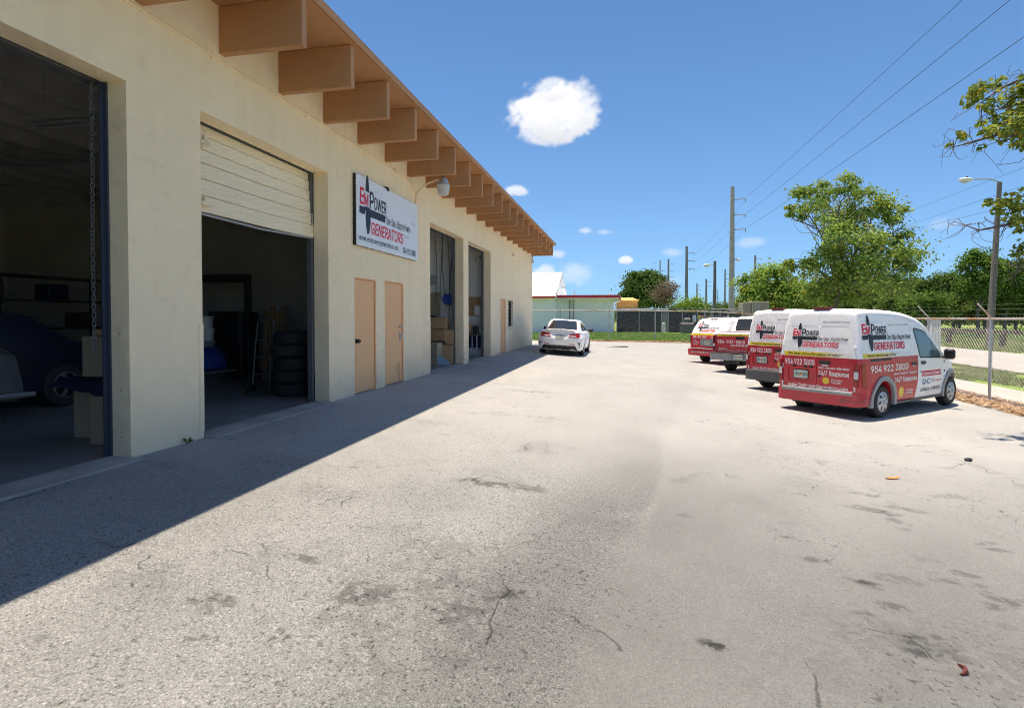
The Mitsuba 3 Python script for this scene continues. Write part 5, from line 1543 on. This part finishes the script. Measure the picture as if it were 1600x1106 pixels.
for k in range(5):
    an.add('rod', tube([(bx_ - .25 + .22 * k, by_ - .3, 4.3), (bx_ - .25 + .22 * k, by_ + .3, 4.34)], .015, 4), 'm_plastic')
solo('whip_aerial', tube([(-12.8 + 2.2, NY + 3, 5.8), (-10.55, NY + 3, 9.8)], .025), 'm_plastic', 'thin whip aerial above the white gable roof', 'aerial')
ob = Thing('orange_building', 'small orange building just behind the right end of the green one', 'building')
ob.add('wall', box(-1.2, 1.15, NY + 12, NY + 18, -.3, 3.3), 'm_orange', smooth=False)
ob.add('roof', trimesh.convex.convex_hull(np.array([(-1.6, NY + 11.7, 3.3), (1.3, NY + 11.7, 3.3), (-1.6, NY + 18.3, 3.3), (1.3, NY + 18.3, 3.3), (.6, NY + 15, 3.75), (-1.6, NY + 15, 3.75)])), 'm_orange', smooth=False)
sd = Thing('white_shed', 'low white roofed sheds above the dark screen fence', 'shed')
for (x0_, x1_, z_) in ((-1.1, 2.6, 2.35), (3.2, 4.2, 2.3)):
    sd.add('wall', box(x0_ + .05, x1_ - .05, NY + 8, NY + 11, -.3, z_ - .25), 'm_farpole', smooth=False)
    sd.add('roof', box(x0_, x1_, NY + 7.8, NY + 11.2, z_ - .248, z_, .02), 'm_roofwhite', smooth=False)

sf = Thing('screen_fence', 'dark mesh screened enclosure with thin posts beyond the grass', 'fence')
FY = 56.0
for (x0_, x1_, z_) in ((-1.0, 1.15, 2.0), (1.17, 3.25, 1.98), (3.9, 6.6, 1.92), (6.62, 9.4, 1.85)):
    n = max(2, int((x1_ - x0_) / .16))
    s_ = slab(sg.box(x0_, -.05, x1_, z_), .02, .3)
    v = np.array(s_.vertices); v[:, 2] += .05 * np.sin(v[:, 0] * 4) * np.sin(v[:, 1] * 2); s_.vertices = v
    sf.add('screen', mapped(s_, lambda a, b, c: np.column_stack([a, FY + c, b])), 'm_screen')
for x in (-1.0, 1.15, 3.25, 3.9, 5.2, 6.6, 8.0, 9.4):
    sf.add('post', tube([(x, FY - .08, -.2), (x, FY - .08, 2.25)], .04), 'm_galv')
sf.add('rail', tube([(-1, FY - .08, 2.02), (4, FY - .08, 2.02), (9.4, FY - .08, 1.9)], .03), 'm_galv')
for k in range(3):
    sf.add('barbed_wire', tube([(-1, FY - .08, 2.15 + .1 * k), (9.4, FY - .08, 2.05 + .1 * k)], .01, 3), 'm_galv')
solo('white_drum', move(lathe([(0, 0), (.18, 0), (.2, .3), (.15, .9), (0, .95)], 14), 3.5, FY + .3, -.05), 'm_white', 'white container standing in the gap of the dark screen fence', 'container')
solo('machine_block', cat([box(4.9, 6.2, FY - 1.5, FY - .6, -.1, .9, .1), box(5.2, 5.9, FY - 1.4, FY - .7, .85, 1.35, .12)]), 'm_plastic', 'grey machinery standing in front of the dark screen', 'machine', smooth=False)
for (x, m_, c) in ((6.15, 'm_print_white', 'white'), (6.62, 'm_print_gold', 'yellow')):
    solo('notice_board', box(x, x + .32, FY - .2, FY - .16, .95, 1.62), m_, f'small {c} notice on the dark screen fence', 'sign', smooth=False)
solo('notice_board', box(8.35, 8.75, FY - .2, FY - .16, .55, 1.25), 'm_print_white', 'white notice at the right end of the dark screen fence', 'sign', smooth=False)
fr_ = Thing('steel_rack', 'open galvanized steel rack right of the dark screen fence', 'rack')
for x in (7.7, 8.5, 9.3, 10.1, 10.9):
    for y in (FY - 1.2, FY - .3):
        fr_.add('upright', tube([(x, y, -.2), (x, y, 2.35 - .1 * (x > 9))], .03), 'm_galv')
for z in (.7, 1.5, 2.2):
    fr_.add('rail', tube([(7.7, FY - 1.2, z), (10.9, FY - 1.2, z)], .03), 'm_galv')
tb = Thing('block_hut', 'tall beige concrete block standing beside the thick pole behind the trucks', 'hut')
tb.add('wall', box(9.1, 9.75, 47.5, 49.5, -.4, 2.6, .02), 'm_block', smooth=False)
tb.add('wall', box(9.76, 11.0, 47.3, 49.7, -.4, 2.66, .02), 'm_block', smooth=False)
tb.add('pipe', tube([(10.2, 47.2, -.4), (10.2, 47.2, 2.3)], .04), 'm_galv')
tk = Thing('black_tank', 'black horizontal tank on legs above the roof of the truck', 'tank')
P = at(1148.5, 490.5, 42)
cy_ = trimesh.creation.cylinder(radius=.27, height=.85, sections=24)
tk.add('barrel', move(rot(cy_, (0, 1, 0), 90), *P), 'm_dark')
for s in (-.25, .25):
    tk.add('leg', box(P[0] + s - .04, P[0] + s + .04, P[1] - .2, P[1] + .2, -.4, P[2] - .22), 'm_plastic', smooth=False)
pt_ = Thing('palette_stack', 'small orange topped stack right of the steel rack', 'stack')
P = at(1102, 496, 50)
pt_.add('body', box(P[0] - .5, P[0] + .5, P[1] - .3, P[1] + .3, -.3, P[2] - .02, .01), 'm_farpole', smooth=False)
pt_.add('lid', box(P[0] - .5, P[0] + .5, P[1] - .3, P[1] + .3, P[2] - .018, P[2] + .12, .01), 'm_orange', smooth=False)


# ------------------------------------------------------------------ trees
def leaf_mesh(C, N, size, cols, asp=.55):
    """One bent leaf (two triangles) per centre."""
    n = len(C)
    a = rng.normal(0, 1, (n, 3)); a -= N * (a * N).sum(1, keepdims=True); a /= np.linalg.norm(a, axis=1, keepdims=True)
    b = np.cross(N, a)
    s = size * rng.uniform(.65, 1.25, n)[:, None]
    V = np.stack([C - a * s * .5, C + b * s * asp * .5 + N * s * .08, C + a * s * .5 - N * s * .06, C - b * s * asp * .5 + N * s * .08], 1).reshape(-1, 3)
    i = np.arange(n) * 4
    f = np.vstack([np.column_stack([i, i + 1, i + 2]), np.column_stack([i, i + 2, i + 3])])
    return trimesh.Trimesh(V, f, process=False), np.repeat(np.clip(cols, .004, 1), 4, 0)


def limb(P, Q, r0, r1, n=6, wob=.08):
    P, Q = np.array(P, float), np.array(Q, float)
    s = np.linspace(0, 1, n)[:, None]
    L = np.linalg.norm(Q - P)
    a1, a2 = rng.normal(0, wob * L, 3), rng.normal(0, wob * L * .45, 3)
    pts = P + (Q - P) * s + a1 * np.sin(s * math.pi) + a2 * np.sin(s * 2 * math.pi) + np.array([0, 0, .12 * L]) * np.sin(s * math.pi)
    return pts, tube(pts, np.linspace(r0, r1, n), 6, False)


def tree(name, label, base, fork, blobs, n_leaf, size, greens, trunk_r, category='tree', twigs=0, clumps=46, leafmat='m_leafthin', yellow=.0, group=None, bare=0, up=.5, spread=.16, kids=1):
    """blobs: (centre, radii) of the crown's masses, in world metres; leaves grow in clumps at the twig ends."""
    t = Thing(name, label, category, group)
    base, fork = np.array(base, float), np.array(fork, float)
    pts, tm = limb(base, fork, trunk_r, trunk_r * .75, 7, .04)
    wood = [tm]
    fine = []
    vols = np.array([np.prod(r) for _, r in blobs]) ** (2 / 3)
    C, N, K = [], [], []
    for (c, r), w in zip(blobs, vols / vols.sum()):
        c, r = np.array(c, float), np.array(r, float)
        lp, lm = limb(fork, c - [0, 0, r[2] * .3], trunk_r * .5, trunk_r * .14, 7)
        wood.append(lm)
        m = max(3, int(clumps * w * len(blobs) / 1.0 / len(blobs)))
        nl = int(n_leaf * w / m)
        for k in range(m):
            d = rng.normal(0, 1, 3); d /= np.linalg.norm(d)
            d[2] = d[2] * .9 + .12
            e = c + d * r * rng.uniform(.45, 1.05) ** .6
            s0 = lp[rng.integers(3, 7)]
            if k % 2 == 0:
                _, q = limb(s0, e, trunk_r * .10, trunk_r * .03, 5, .12)
                wood.append(q)
            spr = spread * r.mean() * rng.uniform(.7, 1.6)
            off = rng.normal(0, 1, (nl, 3)) * spr * np.array([1.1, 1.1, .75])
            pos = e + off
            outd = (pos - c) / r
            nn = outd / (np.linalg.norm(outd, axis=1, keepdims=True) + 1e-9) * .6 + rng.normal(0, .55, (nl, 3)) + np.array([0, 0, up])
            nn /= np.linalg.norm(nn, axis=1, keepdims=True)
            C.append(pos); N.append(nn)
            kk = np.clip(rng.normal(rng.uniform(.1, .8), .22, nl), 0, 1)[:, None]
            col = np.array(greens[0]) * (1 - kk) + np.array(greens[1]) * kk
            if yellow:
                y = rng.random(nl) < yellow * rng.uniform(0, 2.2)
                col[y] = np.array([.42, .42, .07]) * rng.uniform(.6, 1.1, (y.sum(), 1))
            K.append(col)
            for _ in range(twigs):
                q = e + rng.normal(0, 1, 3) * spr * 1.3
                fine.append(tube([s0 * .35 + e * .65, (s0 * .2 + e * .5 + q * .3) + rng.normal(0, .08, 3) * spr, q], [trunk_r * .03 + .004, .006, .003], 3, False))
    for _ in range(bare):
        c, r = blobs[rng.integers(len(blobs))]
        d = rng.normal(0, 1, 3); d /= np.linalg.norm(d)
        e = np.array(c) + d * np.array(r) * rng.uniform(.6, 1.1)
        s0 = fork + (np.array(c) - fork) * rng.uniform(.3, .9)
        fine.append(limb(s0, e, .022, .005, 6, .2)[1])
    C, N, K = np.concatenate(C), np.concatenate(N), np.concatenate(K)
    m, col = leaf_mesh(C, N, size, K)
    t.add('crown', m, leafmat, col=col, kind='stuff')
    t.add('trunk', cat(wood), 'm_bark')
    if fine: t.add('twigs', cat(fine), 'm_twig', kind='stuff', smooth=False)
    return t


def blob(px, py, depth, rx, rz, ry=None, dd=0.0):
    """A crown mass centred where the photo shows it, radii given in photo pixels."""
    s = depth / F_PX
    return (at(px, py, depth + dd), (rx * s, (ry if ry else rx) * s, rz * s))


def foot(px, depth):
    p = at(px, 500, depth)
    return (p[0], p[1], float(gz(p[0], p[1])) - .2)


DK, MD, LT = (.075, .125, .036), (.18, .27, .065), (.24, .32, .06)
# the ragged tree behind the vans
D = 29
tree('sea_grape_tree', 'tall ragged light green tree with bare twigs rising behind the white vans', foot(1308, D), at(1312, 455, D),
     [blob(1258, 318, D, 30, 28), blob(1292, 305, D, 32, 26, dd=.6), blob(1322, 298, D, 20, 24, dd=-.5), blob(1358, 325, D, 34, 26), blob(1238, 338, D, 18, 14), blob(1336, 345, D, 40, 30, dd=1), blob(1406, 350, D, 26, 22), blob(1425, 378, D, 22, 16),
      blob(1390, 395, D, 44, 30), blob(1300, 375, D, 40, 36, dd=-.8), blob(1345, 400, D, 52, 36, dd=-1), blob(1285, 420, D, 44, 28), blob(1250, 412, D, 26, 14), blob(1400, 425, D, 34, 22), blob(1330, 440, D, 60, 28), blob(1290, 455, D, 44, 22, dd=.8), blob(1365, 455, D, 46, 22, dd=.8), blob(1332, 285, D, 10, 12), blob(1310, 350, D, 30, 24, dd=1.2)],
     20000, .20, ((.16, .27, .06), (.42, .54, .13)), .15, twigs=2, clumps=140, yellow=.10, bare=130, spread=.19)
D = 52
tree('sea_grape_tree', 'lower yellow green tree between the concrete pole and the tall ragged tree', foot(1215, D), at(1215, 478, D),
     [blob(1178, 452, D, 26, 22), blob(1205, 440, D, 28, 22), blob(1235, 455, D, 30, 22), blob(1262, 462, D, 28, 20), blob(1195, 470, D, 34, 16), blob(1245, 474, D, 40, 16), blob(1168, 468, D, 16, 12), blob(1222, 424, D, 12, 12)],
     15000, .31, ((.19, .32, .06), (.45, .58, .13)), .14, twigs=1, clumps=80, yellow=.16, bare=16, spread=.22)
# dense round tree and the dry one in front of it
D = 86
tree('round_tree', 'dense dark green round tree above the dark screen fence', foot(1008, D), at(1008, 478, D),
     [blob(1008, 452, D, 30, 26), blob(992, 450, D, 16, 18), blob(1024, 452, D, 18, 20), blob(1004, 438, D, 20, 14), blob(1018, 440, D, 16, 14), blob(985, 462, D, 12, 14), blob(1036, 464, D, 10, 14), blob(1008, 470, D, 34, 12)],
     20000, .42, ((.055, .11, .03), (.17, .27, .065)), .3, clumps=190, spread=.17)
D = 80
tree('dry_tree', 'bare brown dry tree leaning against the round green tree', foot(1038, D), at(1038, 482, D),
     [blob(1040, 455, D, 14, 12), blob(1034, 462, D, 16, 12), blob(1046, 468, D, 12, 10), blob(1050, 448, D, 8, 8)],
     2600, .26, ((.20, .155, .11), (.30, .24, .18)), .12, twigs=4, clumps=50, bare=60, spread=.3)
for i, (px, py, rx, rz, D, lab, gr) in enumerate([
        (1080, 480, 22, 12, 74, 'bright green rounded bush behind the steel rack', ((.15, .25, .04), (.30, .42, .07))),
        (1112, 486, 18, 8, 95, 'darker bush left of the thick concrete pole', (DK, MD)),
        (1135, 484, 16, 9, 88, 'green bush directly behind the wooden pole foot', (DK, MD)),
        (1158, 480, 16, 12, 92, 'dark bush immediately right of the thick concrete pole', (DK, MD)),
        (978, 478, 10, 8, 92, 'small dark bush between the orange building and the round tree', (DK, MD)),
        (1060, 484, 14, 6, 98, 'low far bush left of the tall grey pole', (DK, MD))]):
    tree('bush', lab, foot(px, D), at(px, py + rz * .8, D), [blob(px, py, D, rx, rz), blob(px - rx * .4, py + 2, D, rx * .6, rz * .8), blob(px + rx * .45, py + 3, D, rx * .6, rz * .7)], 2600, .34, gr, .1, 'bush', clumps=40, spread=.28)
# the wood beyond the street
wood_spec = [(1385, 470, 34, 22, 66, DK, MD, 'leftmost dark green tree of the wood beyond the street'), (1422, 462, 36, 26, 70, DK, MD, 'second dark tree from the left in the wood beyond the street'), (1465, 460, 34, 27, 66, DK, (.16, .24, .055), 'dark tree above the utility cabinet in the wood'),
             (1500, 455, 30, 30, 62, (.065, .12, .03), MD, 'tree in the middle of the wood left of the leaning pole'), (1530, 422, 22, 34, 50, (.09, .17, .035), (.21, .32, .07), 'taller lighter green tree just left of the leaning lamp pole'), (1575, 440, 30, 32, 52, (.09, .16, .035), (.21, .31, .07), 'bright tree right of the leaning lamp pole'),
             (1612, 452, 34, 32, 60, DK, MD, 'dark tree at the right edge of the wood'), (1445, 478, 30, 18, 52, (.09, .17, .035), (.20, .31, .07), 'rounded green bush at the front of the wood above the nearest van'), (1405, 480, 28, 16, 60, DK, MD, 'low dark bush behind the roof of the nearest van'), (1540, 470, 34, 22, 56, DK, (.17, .27, .06), 'broad bush below the tall light tree in the wood'),
             (1590, 478, 34, 20, 56, DK, MD, 'bush at the right end of the wood'), (1490, 480, 30, 18, 58, DK, MD, 'dark undergrowth bush beside the middle of the wood'), (1350, 470, 30, 22, 72, DK, MD, 'dark tree glimpsed behind the trunk of the ragged tree'), (1300, 475, 40, 18, 76, DK, MD, 'far dark tree low behind the ragged tree'), (1255, 480, 34, 14, 80, DK, MD, 'far dark tree behind the lower yellow green tree')]
for (px, py, rx, rz, D, a, b, lab) in wood_spec:
    bl = [blob(px, py, D, rx, rz)]
    for k in range(6):
        q = rng.uniform(0, 6.28)
        bl.append(blob(px + rx * .65 * math.cos(q), py + rz * .6 * math.sin(q), D, rx * rng.uniform(.35, .55), rz * rng.uniform(.3, .5), dd=rng.uniform(-2, 1)))
    bl.append(blob(px, py + rz * .8, D, rx * 1.1, rz * .5))
    tree('wood_tree' if rz > 20 else 'wood_bush', lab, foot(px, D), at(px, 480, D), bl, 9000 if rz > 20 else 5000, .30 if D < 64 else .36, (a, b), .16, 'tree' if rz > 20 else 'bush', clumps=120, spread=.2)
hx_ = []
P_, N_, K_ = [], [], []
n = 26000
xx = rng.uniform(-60, 220, n)
dd = rng.uniform(150, 210, n)
hgt = 5.5 * meshkit.fbm(np.column_stack([xx * .06, xx * 0, dd * .03]), 4)
pos = np.column_stack([xx, dd, gz(xx, dd) + rng.uniform(0, 1, n) ** .7 * (1.0 + hgt)])
nn = rng.normal(0, 1, (n, 3)) + [0, -.6, .8]; nn /= np.linalg.norm(nn, axis=1, keepdims=True)
k = rng.uniform(0, 1, n)[:, None] * .8
m_, c_ = leaf_mesh(pos, nn, 1.25, np.array(DK) * 1.2 * (1 - k) + np.array(MD) * k)
solo('far_wood', m_, 'm_leafthin', 'low far-off line of dark trees along the horizon', 'trees', kind='stuff', col=c_)

# the branch that hangs into the frame from the tree by the right fence
t = Thing('overhanging_tree', 'tree outside the right edge whose leafy branches hang into view', 'tree')
bs = np.array([8.7, 9.6, -.6]); fk = np.array([8.6, 9.7, 2.6])
wood = [limb(bs, fk, .19, .15, 7, .03)[1]]
C, N, K, fine = [], [], [], []


def spray(c, n, r, size=.105):
    c = np.array(c)
    d = rng.normal(0, 1, (n, 3)); d /= np.linalg.norm(d, axis=1, keepdims=True)
    pos = c + d * r * rng.uniform(.25, 1, n)[:, None] * [1, 1, .8]
    nn = d * .5 + rng.normal(0, .5, (n, 3)) + [0, 0, .5]; nn /= np.linalg.norm(nn, axis=1, keepdims=True)
    C.append(pos); N.append(nn)
    kk = rng.uniform(0, 1, n)[:, None]
    col = np.array([.13, .20, .04]) * (1 - kk) + np.array([.40, .46, .10]) * kk
    y = rng.random(n) < .12
    col[y] = np.array([.50, .44, .07]) * rng.uniform(.6, 1.1, (y.sum(), 1))
    K.append(col)


D = 8.9
arms = [  # each branch: photo pixels from the trunk outwards, then sprays on it
    [(1700, 195), (1640, 205), (1600, 214), (1560, 210), (1520, 222), (1490, 230)],
    [(1690, 150), (1640, 150), (1600, 160), (1570, 168), (1545, 175)],
    [(1700, 330), (1640, 340), (1600, 345), (1570, 352), (1530, 360), (1508, 352)],
    [(1690, 370), (1640, 385), (1605, 400), (1590, 415)],
    [(1680, 100), (1630, 110), (1602, 122), (1560, 140), (1535, 160)]]
for a in arms:
    q = [at(x, y, D + .25 * math.sin(i * 1.7 + y)) for i, (x, y) in enumerate(a)]
    wood.append(tube([fk + (q[0] - fk) * .0, fk * .5 + q[0] * .5 + [0, 0, .2]] + q, [.09, .07] + list(np.linspace(.05, .007, len(q))), 6, False))
    for _ in range(30):
        s0 = q[rng.integers(1, len(q))]
        e = s0 + rng.normal(0, 1, 3) * [.20, .2, .20] + [-.06, 0, -.08]
        fine.append(limb(s0, e, .006, .0022, 6, .25)[1])
for (x, y, n, r) in [(1530, 140, 34, .18), (1520, 152, 30, .16), (1555, 132, 30, .18), (1580, 150, 46, .22), (1600, 138, 40, .22), (1545, 165, 26, .16), (1590, 175, 40, .2), (1560, 192, 44, .2), (1580, 208, 60, .24), (1598, 195, 60, .24), (1545, 205, 26, .14),
                     (1530, 193, 12, .08), (1498, 210, 7, .07), (1506, 216, 8, .07), (1485, 227, 6, .06), (1514, 166, 6, .07), (1535, 231, 8, .07), (1600, 225, 40, .18), (1620, 180, 120, .35), (1640, 140, 120, .4), (1650, 210, 120, .4),
                     (1545, 317, 14, .09), (1560, 325, 26, .14), (1575, 318, 34, .18), (1590, 330, 50, .22), (1600, 310, 40, .2), (1605, 350, 40, .2), (1585, 345, 20, .14), (1598, 385, 22, .14), (1588, 398, 16, .12), (1600, 410, 18, .12), (1640, 330, 140, .4), (1650, 380, 140, .4),
                     (1700, 150, 300, .7), (1720, 260, 300, .8), (1760, 80, 300, .9), (1800, 200, 400, 1.0), (1780, 330, 300, .9), (1850, 120, 400, 1.2)]:
    spray(at(x, y, D + rng.uniform(-.6, .4)), int(n * 1.5), r * 1.08)
for _ in range(110):
    c = at(rng.uniform(1650, 1950), rng.uniform(-60, 380), D + rng.uniform(-1.5, 1.5))
    spray(c, 50, .45)
m_, c_ = leaf_mesh(np.concatenate(C), np.concatenate(N), .105, np.concatenate(K), .7)
t.add('crown', m_, 'm_leafthin', col=c_, kind='stuff')
t.add('trunk', cat(wood), 'm_bark')
t.add('twigs', cat(fine), 'm_bark', kind='stuff', smooth=False)
